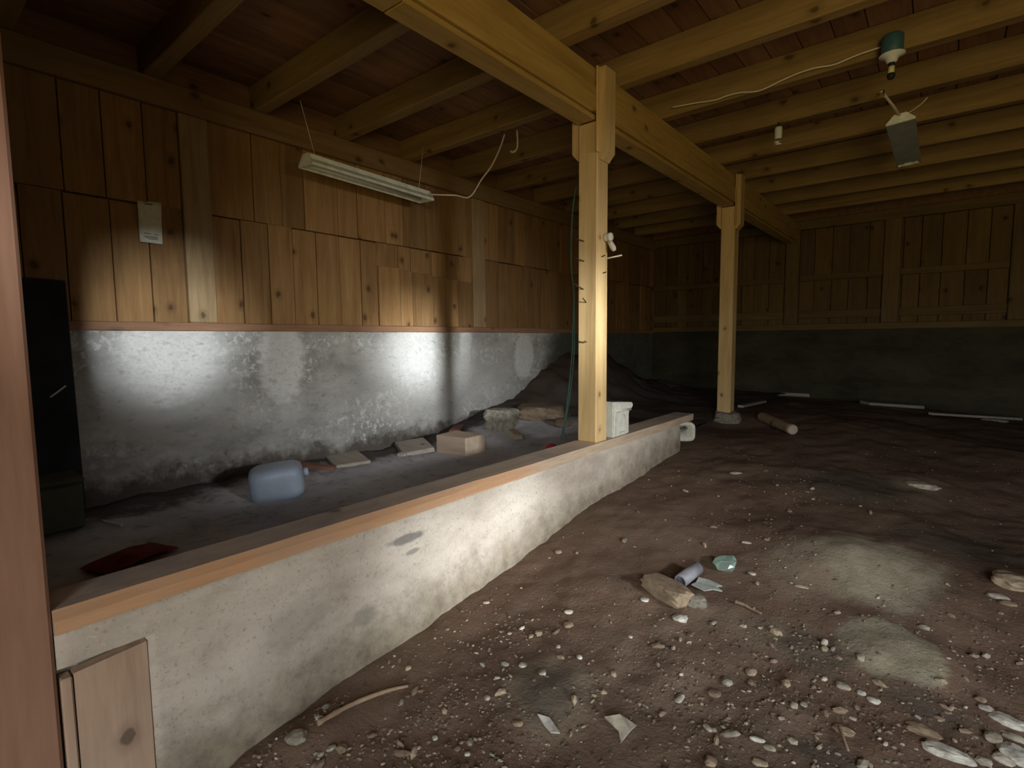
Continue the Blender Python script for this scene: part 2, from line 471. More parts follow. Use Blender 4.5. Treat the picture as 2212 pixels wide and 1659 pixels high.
def plaster_mat(name, dark, mid, light, patches, axes, moss=0):
    q = NT(name); p = q.pos(); s = q.sep(p)
    a, b = s[axes[0]], s[axes[1]]
    flat = q.vmath('MULTIPLY', p, (1.0, 1.0, 2.2))
    n1 = q.noise(flat, 1.5, 6, .65); n2 = q.noise(flat, 9, 6, .72); n3 = q.noise(p, 45, 4, .65)
    col = q.ramp(n1, [(.32, dark), (.52, mid), (.72, light)])
    col = q.mix(q.math('MULTIPLY', q.smooth(n2, .5, .7), .55), col, dark)
    col = q.mix(q.math('MULTIPLY', q.smooth(n3, .58, .72), .45), col, light)
    nd = q.math('MULTIPLY', q.math('SUBTRACT', q.noise(flat, 6, 6, .7), .5), 1.0)
    if patches:
        # lime crust in ragged flecks, and dark pits
        cr = q.math('MULTIPLY', q.smooth(q.noise(p, 17, 8, .78), .50, .60), q.smooth(q.noise(flat, 1.1, 3, .5), .42, .60))
        col = q.mix(q.math('MULTIPLY', cr, .8), col, (.74, .73, .68))
        col = q.mix(q.math('MULTIPLY', q.smooth(q.noise(p, 13, 7, .75), .60, .68), .6), col, (.12, .11, .095))
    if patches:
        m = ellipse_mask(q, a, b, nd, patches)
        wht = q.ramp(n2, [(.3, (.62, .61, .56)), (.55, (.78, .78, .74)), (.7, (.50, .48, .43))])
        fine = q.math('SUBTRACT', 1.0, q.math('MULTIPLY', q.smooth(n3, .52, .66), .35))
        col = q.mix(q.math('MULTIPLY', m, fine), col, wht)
    # splashed earth along the foot, ragged edge
    foot = q.math('ADD', b, q.math('MULTIPLY', q.math('SUBTRACT', q.noise(p, 4, 6, .7), .5), .55))
    if moss:
        col = q.mix(q.math('MULTIPLY', q.smooth(q.noise(flat, 3, 5, .7), .48, .62), moss), col, (.058, .058, .030))
    q.bump(q.math('ADD', n2, q.math('MULTIPLY', n3, .4)), .6, .012)
    return q, col, foot
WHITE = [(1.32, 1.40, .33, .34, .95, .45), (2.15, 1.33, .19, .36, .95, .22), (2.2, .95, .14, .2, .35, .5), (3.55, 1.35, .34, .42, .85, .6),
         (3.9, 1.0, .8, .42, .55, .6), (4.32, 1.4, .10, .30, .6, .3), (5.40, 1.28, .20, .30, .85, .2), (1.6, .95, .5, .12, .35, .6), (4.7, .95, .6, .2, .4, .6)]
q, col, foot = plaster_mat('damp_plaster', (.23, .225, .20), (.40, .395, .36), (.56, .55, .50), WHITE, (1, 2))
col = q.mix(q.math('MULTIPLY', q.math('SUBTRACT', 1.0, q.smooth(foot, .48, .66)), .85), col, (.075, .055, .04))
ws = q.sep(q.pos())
far_dark = q.math('ADD', q.math('SUBTRACT', ws[1], q.math('MULTIPLY', q.math('SUBTRACT', ws[2], 1.0), .55)), q.math('MULTIPLY', q.noise(q.pos(), 2.4, 6, .7), .8))
col = q.mix(q.math('MULTIPLY', q.smooth(far_dark, 5.95, 6.35), .85), col, (.075, .078, .055))  # plaster mixes to dark grey-green beyond a slanting, ragged edge
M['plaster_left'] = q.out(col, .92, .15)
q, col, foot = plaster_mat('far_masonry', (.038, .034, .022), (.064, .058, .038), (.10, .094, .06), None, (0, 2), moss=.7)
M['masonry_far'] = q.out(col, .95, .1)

def wall_grid(name, us, zs, fn, mat):
    nu = len(us); vs = [fn(u, z) for z in zs for u in us]
    fs = [(j*nu+i, j*nu+i+1, (j+1)*nu+i+1, (j+1)*nu+i) for j in range(len(zs)-1) for i in range(nu-1)]
    return mesh_from(name, vs, fs, mat, True)
def left_face(y, z):
    d = .018*fbm(y*1.4, z*2.6, 5.0)+.010*fbm(y*5, z*11, 8.0, 3)
    d += .012*math.sin(z*PI/.23+1.5*fbm(y*.8, z, 2.0))*sstep(.1, .5, fbm(y*.9, z*.9, 6.6)+.3)
    return (XL+d+.01-.03*sstep(1.5, 1.58, z)*0, y, z)
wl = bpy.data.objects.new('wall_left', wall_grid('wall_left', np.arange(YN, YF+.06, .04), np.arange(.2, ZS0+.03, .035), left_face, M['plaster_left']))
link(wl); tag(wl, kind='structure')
# solid backing behind boards (keeps the room dark)
box('backing', XL-.30, XL-.06, YN-.2, YF+.2, -.2, ZC+.2, M['deck'], wl, bev=0)
box('subsoil_light_stop', XL-.6, XR+.6, YN-.6, YF+.6, -1.2, -.19, M['soil'], floor, bev=0)   # solid earth under everything, added to stop light leaking in below
rng = random.Random(4)
box('sill_beam', XL-.05, XL+.035, YN, YF, ZS0, ZS1, M['sill'], wl, bev=.006)
box('wall_plate', XL-.06, XL+.045, YN, YF, ZP0, ZP1, M['plate'], wl, bev=.008)
ZR = 2.44   # joint between the two tiers of boards
seams_lo = [-2.4, -2.17, -1.96, -1.74, -1.5, -1.28, -1.06, -.85, -.62, -.4, -.2, .0, .2, .4, .6, .806, 1.044, 1.257, 1.47]
y = 1.66
seams_mid = [1.66, 1.872, 2.087, 2.294, 2.508, 2.738, 2.96, 3.14, 3.40, 3.56, 3.84, 4.04, 4.22, 4.33, 4.452]
seams_far = [4.66, 4.94, 5.18, 5.40, 5.63, 5.85, 6.05, 6.20, 6.42, 6.65, 6.86, 7.1]
WP = [(-1.10, -.90), (1.47, 1.66), (4.452, 4.655), (7.10, 7.30)]   # posts in the wall
seams_end = [7.30, 7.52, 7.74, 7.95, 8.18, 8.40, 8.62, 8.85, 9.06, 9.30]
def boards(seams, z0, z1, tilt):
    for a, b in zip(seams[:-1], seams[1:]):
        for wp in WP:
            if a < wp[1]-.01 and b > wp[0]+.01: break
        else:
            d = rng.uniform(-.006, .006)
            top = z1+rng.uniform(-.01, .01)
            box('board', XL-.045+d, XL-.012+d, a+.003, b-.003, z0, top, M['board'], wl, bev=.003)
boards(seams_lo[:6]+[-1.10], ZS1, ZR, 0); boards([-.90]+seams_lo[8:], ZS1, ZR, 0)
boards(seams_mid, ZS1, ZR, 0); boards(seams_far, ZS1, ZR, 0); boards(seams_end, ZS1, ZR, 0)
def up(a, b):
    s = [a]
    while s[-1] < b-.32: s.append(s[-1]+rng.uniform(.2, .33))
    return s+[b]
for a, b in ((YN, -1.10), (-.90, 1.47), (1.66, 4.452), (4.655, 7.10), (7.30, YF)):
    for y0, y1 in zip(up(a, b)[:-1], up(a, b)[1:]): pass
    s = up(a, b)
    for y0, y1 in zip(s[:-1], s[1:]):
        d = rng.uniform(-.005, .005)+.012
        box('board', XL-.045+d, XL-.012+d, y0+.003, y1-.003, ZR+.004, ZP0, M['board'], wl, bev=.003)
for k, (a, b) in enumerate(WP):
    box('wall_post', XL-.05, XL+.03, a, b, ZS1, ZP0, M['wallpost'], wl, bev=.008)
# cover boards of the second tier, nailed on as a slightly proud patch near the middle post
for y0, y1 in ((3.14, 3.40), (3.40, 3.56), (3.56, 3.84), (3.84, 4.04), (4.04, 4.22), (4.22, 4.44)):
    box('board', XL-.012, XL+.008+rng.uniform(0, .004), y0+.003, y1-.003, ZS1+.002, 2.22-.012*(y0-3.1)/.2, M['board'], wl, bev=.003)

# ------------------------------------------------------------------ far wall
def far_face(x, z):
    d = .03*fbm(x*1.4, z*3.2, 15.0)+.012*fbm(x*5, z*10, 18.0, 3)
    d += .015*math.sin(z*PI/.16+1.2*fbm(x*.8, z, 12.0))
    return (x, YF-.02+d, z)
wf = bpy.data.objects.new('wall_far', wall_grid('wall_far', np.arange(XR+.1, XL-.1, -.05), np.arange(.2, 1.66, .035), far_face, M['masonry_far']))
link(wf); tag(wf, kind='structure')
box('backing', XL-.3, XR+.3, YF+.12, YF+.32, -.2, ZC+.2, M['deck'], wf, bev=0)
box('sill_beam', XL, XR, YF-.03, YF+.05, 1.60, 1.69, M['railx'], wf, bev=.006)
FP = [(-2.0, -1.80), (-.72, -.52), (.62, .82)]
x = XL+.02; rng = random.Random(9)
cuts = [XL+.02]
while cuts[-1] < XR-.3: cuts.append(cuts[-1]+rng.uniform(.19, .26))
for x0, x1 in zip(cuts[:-1], cuts[1:]):
    d = rng.uniform(-.008, .008)
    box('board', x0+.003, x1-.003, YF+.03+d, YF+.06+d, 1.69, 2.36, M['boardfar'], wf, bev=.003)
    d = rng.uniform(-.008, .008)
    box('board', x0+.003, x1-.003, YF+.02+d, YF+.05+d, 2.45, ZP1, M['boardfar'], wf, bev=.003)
for a, b in zip([XL]+[f[1] for f in FP], [f[0] for f in FP]+[XR]):
    box('rail', a+.002, b-.002, YF-.005, YF+.05, 2.36, 2.45, M['railx'], wf, bev=.005)
    box('rail', a+.002, b-.002, YF-.010, YF+.04, 1.78, 1.90, M['railx'], wf, bev=.005)
for (a, b) in FP: box('wall_post', a, b, YF-.05, YF+.05, 1.69, ZP1, M['railz'], wf, bev=.008)
box('wall_plate', XL+.05, XR, YF-.06, YF+.08, 3.15, ZP1, M['railx'], wf, bev=.008)

# ------------------------------------------------------------------ right and near walls with the openings the daylight comes through
def pierced(name, axis, plane, thick, u0, u1, z0, z1, holes, mat):
    us = sorted({u0, u1, *[h[0] for h in holes], *[h[1] for h in holes]})
    zz = sorted({z0, z1, *[h[2] for h in holes], *[h[3] for h in holes]})
    bm = bmesh.new()
    for ua, ub in zip(us[:-1], us[1:]):
        for za, zb in zip(zz[:-1], zz[1:]):
            cu, cz = (ua+ub)/2, (za+zb)/2
            if any(h[0] < cu < h[1] and h[2] < cz < h[3] for h in holes): continue
            r = bmesh.ops.create_cube(bm, size=1.0)
            for v in r['verts']:
                u = ua if v.co.x < 0 else ub; z = za if v.co.z < 0 else zb; d = plane if v.co.y < 0 else plane+thick
                v.co = Vector((d, u, z)) if axis == 'X' else Vector((u, d, z))
    bmesh.ops.remove_doubles(bm, verts=bm.verts, dist=1e-5)
    o = bm_obj(name, bm, mat); tag(o, kind='structure'); return o
X0_P = -1.96
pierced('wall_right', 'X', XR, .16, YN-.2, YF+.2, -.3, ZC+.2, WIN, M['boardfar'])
pt_ = box('shade_partition', X0_P, X0_P+.05, YN, .10, -.05, 3.285, M['boardfar'], None, bev=0); tag(pt_, kind='structure')  # unseen wall added to shade the near end of the left bay
pierced('wall_near', 'Y', YN-.14, .14, XL-.2, XR+.16, -.3, ZC+.2, [DOOR], M['boardfar'])

# ------------------------------------------------------------------ ceiling: boards over joists
deckm = bmesh.new(); r = bmesh.ops.create_cube(deckm, size=1.0)
for v in r['verts']: v.co = Vector(((XL-.3) if v.co.x < 0 else XR+.3, (YN-.2) if v.co.y < 0 else YF+.3, (ZC+.03) if v.co.z < 0 else ZC+.12))
ceil = bm_obj('ceiling', deckm, M['deck']); tag(ceil, kind='structure')
rng = random.Random(21); x = XL-.05
while x < XR:
    w = rng.uniform(.17, .24); d = rng.uniform(0, .006)
    box('board', x+.003, min(x+w, XR)-.003, YN, YF, ZC-d, ZC+.024-d, M['deck'], ceil, bev=.003)
    x += w
JY = [2.85+.738*k for k in range(-7, 9)]
for k, yr in enumerate(JY):
    dz = rng.uniform(0, .012)
    box('joist', XL-.05, XR, yr-.10+rng.uniform(-.004, .004), yr, ZP1, ZC-.004, M['joist'], ceil, bev=.006, wob=.004, rng=rng)

# ------------------------------------------------------------------ girder on the posts
X0, X1 = -2.0, -1.85
g = empty('girder', (-1.925, 4.5, 3.0))
tag(g, 'heavy yellow timber girder resting on the posts and carrying the ceiling joists', 'beam')
PY = [.106, 3.17, 6.17]
def chamfer_beam(name, x0, x1, y0, y1, z0, z1, mat, parent, bev=.008, wob=.003):
    return box(name, x0, x1, y0, y1, z0, z1, mat, parent, bev, wob, random.Random(int((y0+z0)*100)))
chamfer_beam('upper_timber', X0, X1-.012, YN, PY[1]+.075, 3.165, 3.288, M['girder'], g)
chamfer_beam('upper_timber', X0, X1-.012, PY[1]+.079, YF-.06, 3.165, 3.288, M['girder'], g)
chamfer_beam('lower_timber', X0+.004, X1, YN, PY[1]+.075, 2.992, 3.162, M['girder'], g)
chamfer_beam('lower_timber', X0+.004, X1, PY[1]+.079, YF-.06, 2.992, 3.162, M['girder'], g)
for (ya, yb) in ((YN, .105), (.26, 1.55), (1.56, PY[1]-.002), (PY[1]+.152, PY[2]-.002), (PY[2]+.152, YF-.06)):
    chamfer_beam('bottom_board', X0-.004, X1-.018, ya, yb, 2.955, 2.986, M['girder'], g, bev=.004)

def post(label, y, zb, mat, cheeks=True, w=.15, top=2.953):
    e = empty('timber_post', (-1.925, y+w/2, zb)); tag(e, label, 'post')
    box('shaft', X0, X1, y, y+w, zb, top, mat, e, bev=.008, wob=.002, rng=random.Random(int(y*10)))
    if cheeks:
        def cheek(xa, xb, z0, z1):
            # board with the lower outer corner cut off
            out = xb > X1-.001
            prof_ = [(xa, z1), (xb, z1), (xb, z0+.05), (xb-.045 if out else xb, z0 if out else z0)]
            if out: prof_ = [(xa, z1), (xb, z1), (xb, z0+.05), (xa+.008, z0), (xa, z0)]
            else: prof_ = [(xa, z1), (xb, z1), (xb, z0), (xb-.008, z0), (xa, z0+.05)]
            n = len(prof_); o0 = Vector(((xa+xb)/2, y+w/2, (z0+z1)/2))
            vs = [Vector((px, y+.008, pz))-o0 for px, pz in prof_]+[Vector((px, y+w-.008, pz))-o0 for px, pz in prof_]
            fs = [tuple(range(n)), tuple(range(2*n-1, n-1, -1))]+[(i+n, (i+1) % n+n, (i+1) % n, i) for i in range(n)]
            return mobj('cheek_board', vs, fs, mat, e, o0)
        cheek(X1+.003, X1+.055, 2.70, 3.286)
        cheek(X0-.055, X0-.003, 2.72, 3.286)
        box('cover_strip', X1+.003, X1+.014, y-.028, y+.006, 2.74, 3.286, mat, e, bev=.003)
    return e
post('reddish timber post filling the left edge, nearest the camera', PY[0], -.06, M['frontpost'], True)
p1 = post('yellow timber post standing on the low wall plank, studded with nails', PY[1], .7655, M['post'])
p2 = post('slimmer-looking yellow timber post on a stone footing beyond the low wall', PY[2], .615, M['post'])

# nails in the middle post
def nail(a, b, r=.004):
    tube('nail', [a, b], r, M['nail'], p1, n=6, sm=False)
for (z, xa, dx, dz) in ((2.165, -1.945, -.06, .028), (2.03, -1.945, -.05, .026), (1.835, -1.95, -.045, .042), (1.745, -1.935, .012, .03)):
    nail((xa, PY[1]+.01, z), (xa+dx, PY[1]-.06, z+dz))
for (z, ya) in ((2.06, 3.24), (1.95, 3.26)):
    nail((X1-.01, ya, z), (X1+.035, ya-.025, z+.004))
for (x_, z) in ((-1.97, 1.47), (-1.945, 1.465), (-1.925, 1.47)):
    nail((x_, PY[1]+.01, z), (x_-.008, PY[1]-.025, z+.012), .003)
tube('peg', [(X1-.01, 3.30, 2.055), (X1+.10, 3.34, 2.073)], .006, M['cable'], p1, n=6, sm=False)

# ------------------------------------------------------------------ low wall with its plank cap
def knee_mat():
    q, col, foot = plaster_mat('rough_concrete', (.40, .345, .28), (.55, .485, .40), (.65, .59, .505), None, (1, 2))
    p = q.pos(); s = q.sep(p)
    n = q.noise(p, 60, 4, .7)
    col = q.mix(q.math('MULTIPLY', q.smooth(n, .55, .7), .55), col, (.20, .17, .13))
    # two darker damp blotches
    nd = q.math('MULTIPLY', q.math('SUBTRACT', q.noise(p, 9, 5, .7), .5), 1.4)
    a = pt(885, 1162, x=X1); b = pt(790, 1330, x=X1); c = pt(1190, 1130, x=X1)
    m = ellipse_mask(q, s[1], s[2], nd, [(a.y, a.z, .10, .022, .75, .3), (b.y, b.z, .06, .04, .5, .4), (a.y+.02, a.z-.07, .04, .012, .6, .4), (.95, .42, .12, .09, .25, .5)])
    col = q.mix(m, col, (.12, .12, .11))
    # earth splashed up from the ground, whose level climbs along the wall
    yy = q.node('ShaderNodeFloatCurve')
    gl = q.math('MULTIPLY', q.math('SUBTRACT', s[1], .4), .105)
    hgt = q.math('SUBTRACT', s[2], gl)
    hgt = q.math('ADD', hgt, q.math('MULTIPLY', q.math('SUBTRACT', q.noise(p, 5, 6, .7), .5), .35))
    q.n.remove(yy)
    col = q.mix(q.math('MULTIPLY', q.math('SUBTRACT', 1.0, q.smooth(hgt, .04, .34)), .8), col, q.ramp(q.noise(p, 14, 5, .7), [(.35, (.10, .075, .045)), (.6, (.24, .20, .13))]))
    return q.out(col, .93, .15)
M['knee'] = knee_mat()
KY0, KY1 = .258, 4.78
def knee():
    ys_ = np.unique(np.round(np.concatenate([np.arange(KY0, KY1+.001, .03), [.470, .4725]]), 4)); zs_ = np.unique(np.round(np.concatenate([np.arange(-.15, .6901, .025), [.594, .597, .697]]), 4))
    ny, nz = len(ys_), len(zs_)
    vs, fs = [], []
    for z in zs_:
        for y in ys_:
            d = .008*fbm(y*2.2, z*2.2, 31)+.007*fbm(y*9, z*9, 33)
            top = sstep(.70, .64, z)
            d = d*(.3+.7*top)+.03*sstep(.28, .0, z-prof(y))*(.6+.8*fbm(y*3, z, 35))
            endr = sstep(KY1-.12, KY1, y)
            d -= .05*endr*endr
            if y < .471 and z < .595: d = -.06
            vs.append((X1-.004+d, y, z))
    for j in range(nz-1):
        for i in range(ny-1):
            fs.append((j*ny+i, j*ny+i+1, (j+1)*ny+i+1, (j+1)*ny+i))
    n0 = len(vs)
    for z in (zs_[0], zs_[-1]):
        for y in (KY0, KY1): vs.append((X0-.01, y, z))
    b00, b10, b01, b11 = n0, n0+1, n0+2, n0+3
    fs.append((b10, b00, b01, b11))                                            # back
    fs.append(tuple([(nz-1)*ny+i for i in range(ny)])+(b11, b01))              # top
    fs.append(tuple([j*ny+ny-1 for j in range(nz)][::-1])+(b10, b11))     # far end
    fs.append(tuple([j*ny for j in range(nz)])+(b01, b00))                     # near end
    o = mobj('wall_low', vs, fs, M['knee'], smooth=False)
    for p_ in o.data.polygons[:(nz-1)*(ny-1)]: p_.use_smooth = True
    tag(o, kind='structure')
knee()
# cap plank: grey weathered top, fresh orange front edge with a waney lower line
def cap():
    ys_ = np.arange(.258, 5.03, .06); n = len(ys_)
    vs, fs, mi = [], [], []
    for y in ys_:
        e = .006*fbm(y*1.1, 3, 40)+.004*fbm(y*5, 1, 41)
        w = sstep(2.4, 1.6, y)
        xa = X1+.012-.022*w+e
        vs += [(X0-.022, y, .702), (X0-.022, y, .765), (xa, y, .765+.0), (X1+.014+e*.4, y, .752-.012*w), (X1+.012+e, y, .702+.006*fbm(y*2, 7, 42))]
    for i in range(n-1):
        for k in range(5):
            a = i*5+k; b = i*5+(k+1) % 5
            fs.append((a, a+5, b+5, b)); mi.append(1 if k in (2, 3) else 0)
    fs.append((4, 3, 2, 1, 0)); fs.append(tuple((n-1)*5+k for k in range(5))); mi += [0, 0]
    o0 = Vector((-1.93, 2.65, .73))
    o = mobj('cap_plank', [Vector(v)-o0 for v in vs], fs, M['captop'], None, o0)
    o.data.materials.append(M['capedge'])
    for p_, m in zip(o.data.polygons, mi): p_.material_index = m
    tag(o, 'long grey weathered plank capping the low concrete wall, orange front edge', 'plank')
cap()
# form board at the near end of the low wall
fb = empty('form_board', (X1+.03, .37, 0.0)); tag(fb, 'brownish board stood against the near end of the low concrete wall', 'board')
ybm = bmesh.new()
for (xx) in (X1+.002, X1+.032):
    pass
ybm.free()
vs = [(xx, yy_, zz) for xx in (X1-.040, X1-.004) for (yy_, zz) in ((.292, -.08), (.468, -.08), (.469, .583), (.292, .570))]
mobj('panel', [Vector(v)-Vector((X1+.02, .367, .25)) for v in vs], [(3, 2, 1, 0), (4, 5, 6, 7), (0, 1, 5, 4), (1, 2, 6, 5), (2, 3, 7, 6), (3, 0, 4, 7)], M['formboard'], fb, (X1+.02, .367, .25))
box('batten', X1-.045, X1+.002, .262, .288, -.08, .565, M['formboard'], fb, bev=.004)

# white corbel and the clay block end
def corbel():
    cc = Vector((-1.90, 3.55, .767))
    e = empty('corbel', cc); tag(e, 'small white carved plaster corbel set upright on the plank beside the nailed post', 'corbel')
    # side outline (y, z), extruded in x
    prof_ = [(-.14, 0), (.095, 0), (.10, .10), (.115, .165), (.15, .185), (.175, .20), (.178, .235), (-.14, .265)]
    n = len(prof_); xa, xb = -.055, .055
    vs = [(xa, y, z) for y, z in prof_]+[(xb, y, z) for y, z in prof_]
    fs = [tuple(range(n)), tuple(range(2*n-1, n-1, -1))]+[(i+n, (i+1) % n+n, (i+1) % n, i) for i in range(n)]
    bm = bmesh.new()
    bv = [bm.verts.new(v) for v in vs]
    for f in fs: bm.faces.new([bv[i] for i in f])
    bmesh.ops.recalc_face_normals(bm, faces=bm.faces)
    bmesh.ops.bevel(bm, geom=list(bm.edges), offset=.008, segments=2, affect='EDGES')
    bm_obj('body', bm, M['plaster_white'], e, cc)
    # raised frame with an arched niche on the visible face
    inner = [(-.068, .03), (-.068, .11)]+[(-.018-.05*math.cos(t), .115+.052*math.sin(t)) for t in np.linspace(.15, PI-.15, 9)]+[(.032, .11), (.032, .03)]
    outer = [(max(-.118, min(.075, -.018+(a_+.018)*2.0)), max(.012, min(.185, .095+(b_-.095)*1.9))) for a_, b_ in inner]
    n = len(inner); vs = []
    for x_ in (.050, .069):
        vs += [(x_, a_, b_) for a_, b_ in inner]+[(x_, a_, b_) for a_, b_ in outer]
    fs = []
    for i in range(n):
        k = (i+1) % n
        fs += [(2*n+i, 2*n+k, 3*n+k, 3*n+i), (i, k, 2*n+k, 2*n+i), (n+k, n+i, 3*n+i, 3*n+k)]
    mobj('niche_frame', vs, fs, M['plaster_white'], e, cc)
    tube('ledge_moulding', [cc+Vector((.056, -.13, .20)), cc+Vector((.056, .13, .185))], .010, M['plaster_white'], e, n=6, sm=False)
corbel()
def clay_end():
    e = empty('clay_pipe_end', (-1.88, 4.90, .515)); tag(e, 'open white end of a clay channel poking out under the far end of the plank', 'pipe')
    vs, fs = [], []
    N = 28
    def ring(ry, rz, x, p=4):
        return [(x, ry*math.copysign(abs(math.cos(a))**(2/p), math.cos(a)), rz*math.copysign(abs(math.sin(a))**(2/p), math.sin(a))) for a in np.linspace(0, 2*PI, N, endpoint=False)]
    rings = [ring(.095, .088, -.42), ring(.105, .092, .02), ring(.108, .094, .055), ring(.10, .086, .065), ring(.068, .058, .06), ring(.065, .055, -.38)]
    for r_ in rings: vs += r_
    for j in range(len(rings)-1):
        for k in range(N):
            a = j*N+k; b = j*N+(k+1) % N; fs.append((a, b, b+N, a+N))
    fs.append(tuple(range(N-1, -1, -1))); fs.append(tuple(range(5*N, 6*N)))
    o = mobj('pipe_wall', vs, fs, M['plaster_grey'], e, (-1.90, 4.895, .605), smooth=True)
    o.rotation_euler = (0, 0, R(-62))
clay_end()
# stone footing of the second post
def rock_bm(sx, sy, sz, seed, sub=3, amp=.22, flat=.0, boxy=0.0):
    bm = bmesh.new(); bmesh.ops.create_icosphere(bm, subdivisions=sub, radius=1)
    for v in bm.verts:
        c = v.co.copy()
        if boxy:
            m_ = max(abs(c.x), abs(c.y), abs(c.z)); c = c.lerp(c/m_*.85, boxy)
        n = fbm(c.x*1.1+seed*3.7, c.y*1.1+seed*1.3, c.z*1.1, 2)+.35*fbm(c.x*3+seed, c.y*3, c.z*3+seed*2, 2)
        c *= 1+amp*n
        v.co = Vector((c.x*sx, c.y*sy, c.z*sz))
    return bm
def rock(name, loc, size, mat, seed, rz=0.0, sink=.3, sub=3, amp=.22, boxy=.0, parent=None, smooth=False):
    bm = rock_bm(size[0]/2, size[1]/2, size[2]/2, seed, sub, amp, boxy=boxy)
    o = bm_obj(name, bm, mat, parent, Vector(loc)+Vector((0, 0, size[2]*(.5-sink))), smooth)
    o.rotation_euler = (0, 0, rz); return o
o = rock('footing_stone', (-1.89, 6.22, .455), (.32, .36, .23), M['greystone'], 3, .2, .12, boxy=.75)
tag(o, 'rough grey footing stone under the far timber post', 'stone')
# insulator on the post
ie = empty('insulator', (X1+.016, 3.27, 2.18)); tag(ie, 'small white insulator knob fixed to the side of the nailed post', 'insulator')
vs, fs = lathe_geo([(.0, -.012), (.026, -.012), (.030, .004), (.024, .016), (.030, .026), (.026, .042), (.0, .046)], 16)
o = mobj('knob', vs, fs, M['plaster_grey'], ie, (X1+.016, 3.27, 2.195), True); o.rotation_euler = (0, PI/2, 0)
vs, fs = lathe_geo([(.0, -.03), (.018, -.03), (.020, .03), (.012, .05), (.0, .05)], 14)
o = mobj('stub', vs, fs, M['plaster_grey'], ie, (X1+.044, 3.29, 2.145), True); o.rotation_euler = (0, R(150), 0)
# green twine
tw = [pt(*p, y=3.40) for p in ((1246, 400), (1238, 450), (1234, 560), (1240, 640), (1238, 700), (1236, 760), (1228, 850), (1216, 936))]
tg = empty('twine', tw[-1]); tag(tg, 'frayed green twine hanging behind the nailed post', 'twine')
tube('strand', tw, .0055, M['twine'], tg, n=6, jit=.35)
tube('strand', [a+Vector((-.012*math.sin(i*.9), .010, 0)) for i, a in enumerate(tw)], .004, M['twine'], tg, n=5, jit=.35)
for dx in (-.03, .0, .035): tube('frayed_end', [tw[-1]+Vector((0, 0, .05)), tw[-1]+Vector((dx*.5, 0, 0)), tw[-1]+Vector((dx, 0, -.05))], .003, M['twine'], tg, n=5)

# ------------------------------------------------------------------ fluorescent fixtures
def fixture(label, loc, ry, rx, mat_out, mat_in, wires):
    e = empty('fluorescent_fixture', loc); tag(e, label, 'lamp')
    L = 1.22; hw, tw_ = .10, .042
    # channel on top
    def prism(name, prof_, y0, y1, mat, closed=True):
        n = len(prof_); vs = [(x, y0, z) for x, z in prof_]+[(x, y1, z) for x, z in prof_]
        fs = [(i, (i+1) % n, (i+1) % n+n, i+n) for i in range(n if closed else n-1)]
        if closed: fs += [tuple(range(n-1, -1, -1)), tuple(range(n, 2*n))]
        return mobj(name, vs, fs, mat, e, e.location)
    prism('channel', [(-tw_, .056), (tw_, .056), (tw_, .092), (-tw_, .092)], 0.01, L-.01, mat_out)
    t = .003
    sec = [(-hw, .0), (-hw, .018), (-tw_-.004, .058), (tw_+.004, .058), (hw, .018), (hw, .0), (hw-.012, -.002), (hw-.012, .004), (hw-t, .006), (hw-t, .016), (tw_, .054), (-tw_, .054), (-hw+t, .016), (-hw+t, .006), (-hw+.012, .004), (-hw+.012, -.002)]
    refl = prism('reflector', sec, 0, L, mat_in)
    for y0, y1 in ((-.004, 0.0), (L, L+.004)):
        prism('end_plate', [(-hw, .0), (hw, .0), (hw, .018), (tw_, .094), (-tw_, .094), (-hw, .018)], y0, y1, M['white_metal'])
    for sx in (-.045, .045):
        vs, fs = tube_geo([(sx, .03, .024), (sx, L-.03, .024)], .013, 12, False)
        mobj('fluorescent_tube', vs, fs, M['tube_glass'], e, e.location, True)
        for yy_ in (.018, L-.018):
            bm = box_bm(.03, .025, .05, .003)
            bm_obj('tube_holder', bm, M['white_metal'], None, (sx, yy_, .030)).parent = refl
    if wires:
        prism('diffuser', [(-hw+.004, -.004), (hw-.004, -.004), (hw-.004, .000), (-hw+.004, .000)], .004, L-.10, mat_in)
    e.rotation_euler = (rx, ry, 0)
    return e
fx1 = fixture('white fluorescent fixture hung by a wire along the boarded left wall', (-3.84, 2.20, 2.835), R(3), R(-1.6), M['white_metal'], M['white_metal'], None)
tube('hanger_wire', [(0, .08, .09), (0.02, -.06, .455)], .0025, M['cable'], None, n=5, sm=False)
hw_ = bpy.data.objects['hanger_wire']; hw_.parent = fx1
tube('hanger_wire', [(0, 1.12, .09), (0, 1.16, .49)], .0025, M['cable'], None, n=5, sm=False).parent = fx1
fx2 = fixture('grey dusty fluorescent fixture slung on a rope below the right-hand joists', (-.325, 5.0, 3.09), R(-4), R(-.6), M['white_metal'], M['grey_metal'], True)
fx2.scale = (.9, 1, .7)
rp = [pt(1904, 166, z=3.475), pt(1908, 180, y=4.60), pt(1912, 192, y=4.66), pt(1930, 218, y=4.82), pt(1946, 244, y=5.02)]
tube('sling_rope', [p-Vector(fx2.location) for p in rp], .011, M['cable'], None, n=8, sm=False).parent = fx2
ob = tube('lead_wire', [p-Vector(fx2.location) for p in (pt(1946, 246, y=5.02), pt(1975, 231, y=5.0), pt(2000, 212, y=4.98), pt(2014, 196, y=4.97))], .005, M['cable'], None, n=6); ob.parent = fx2
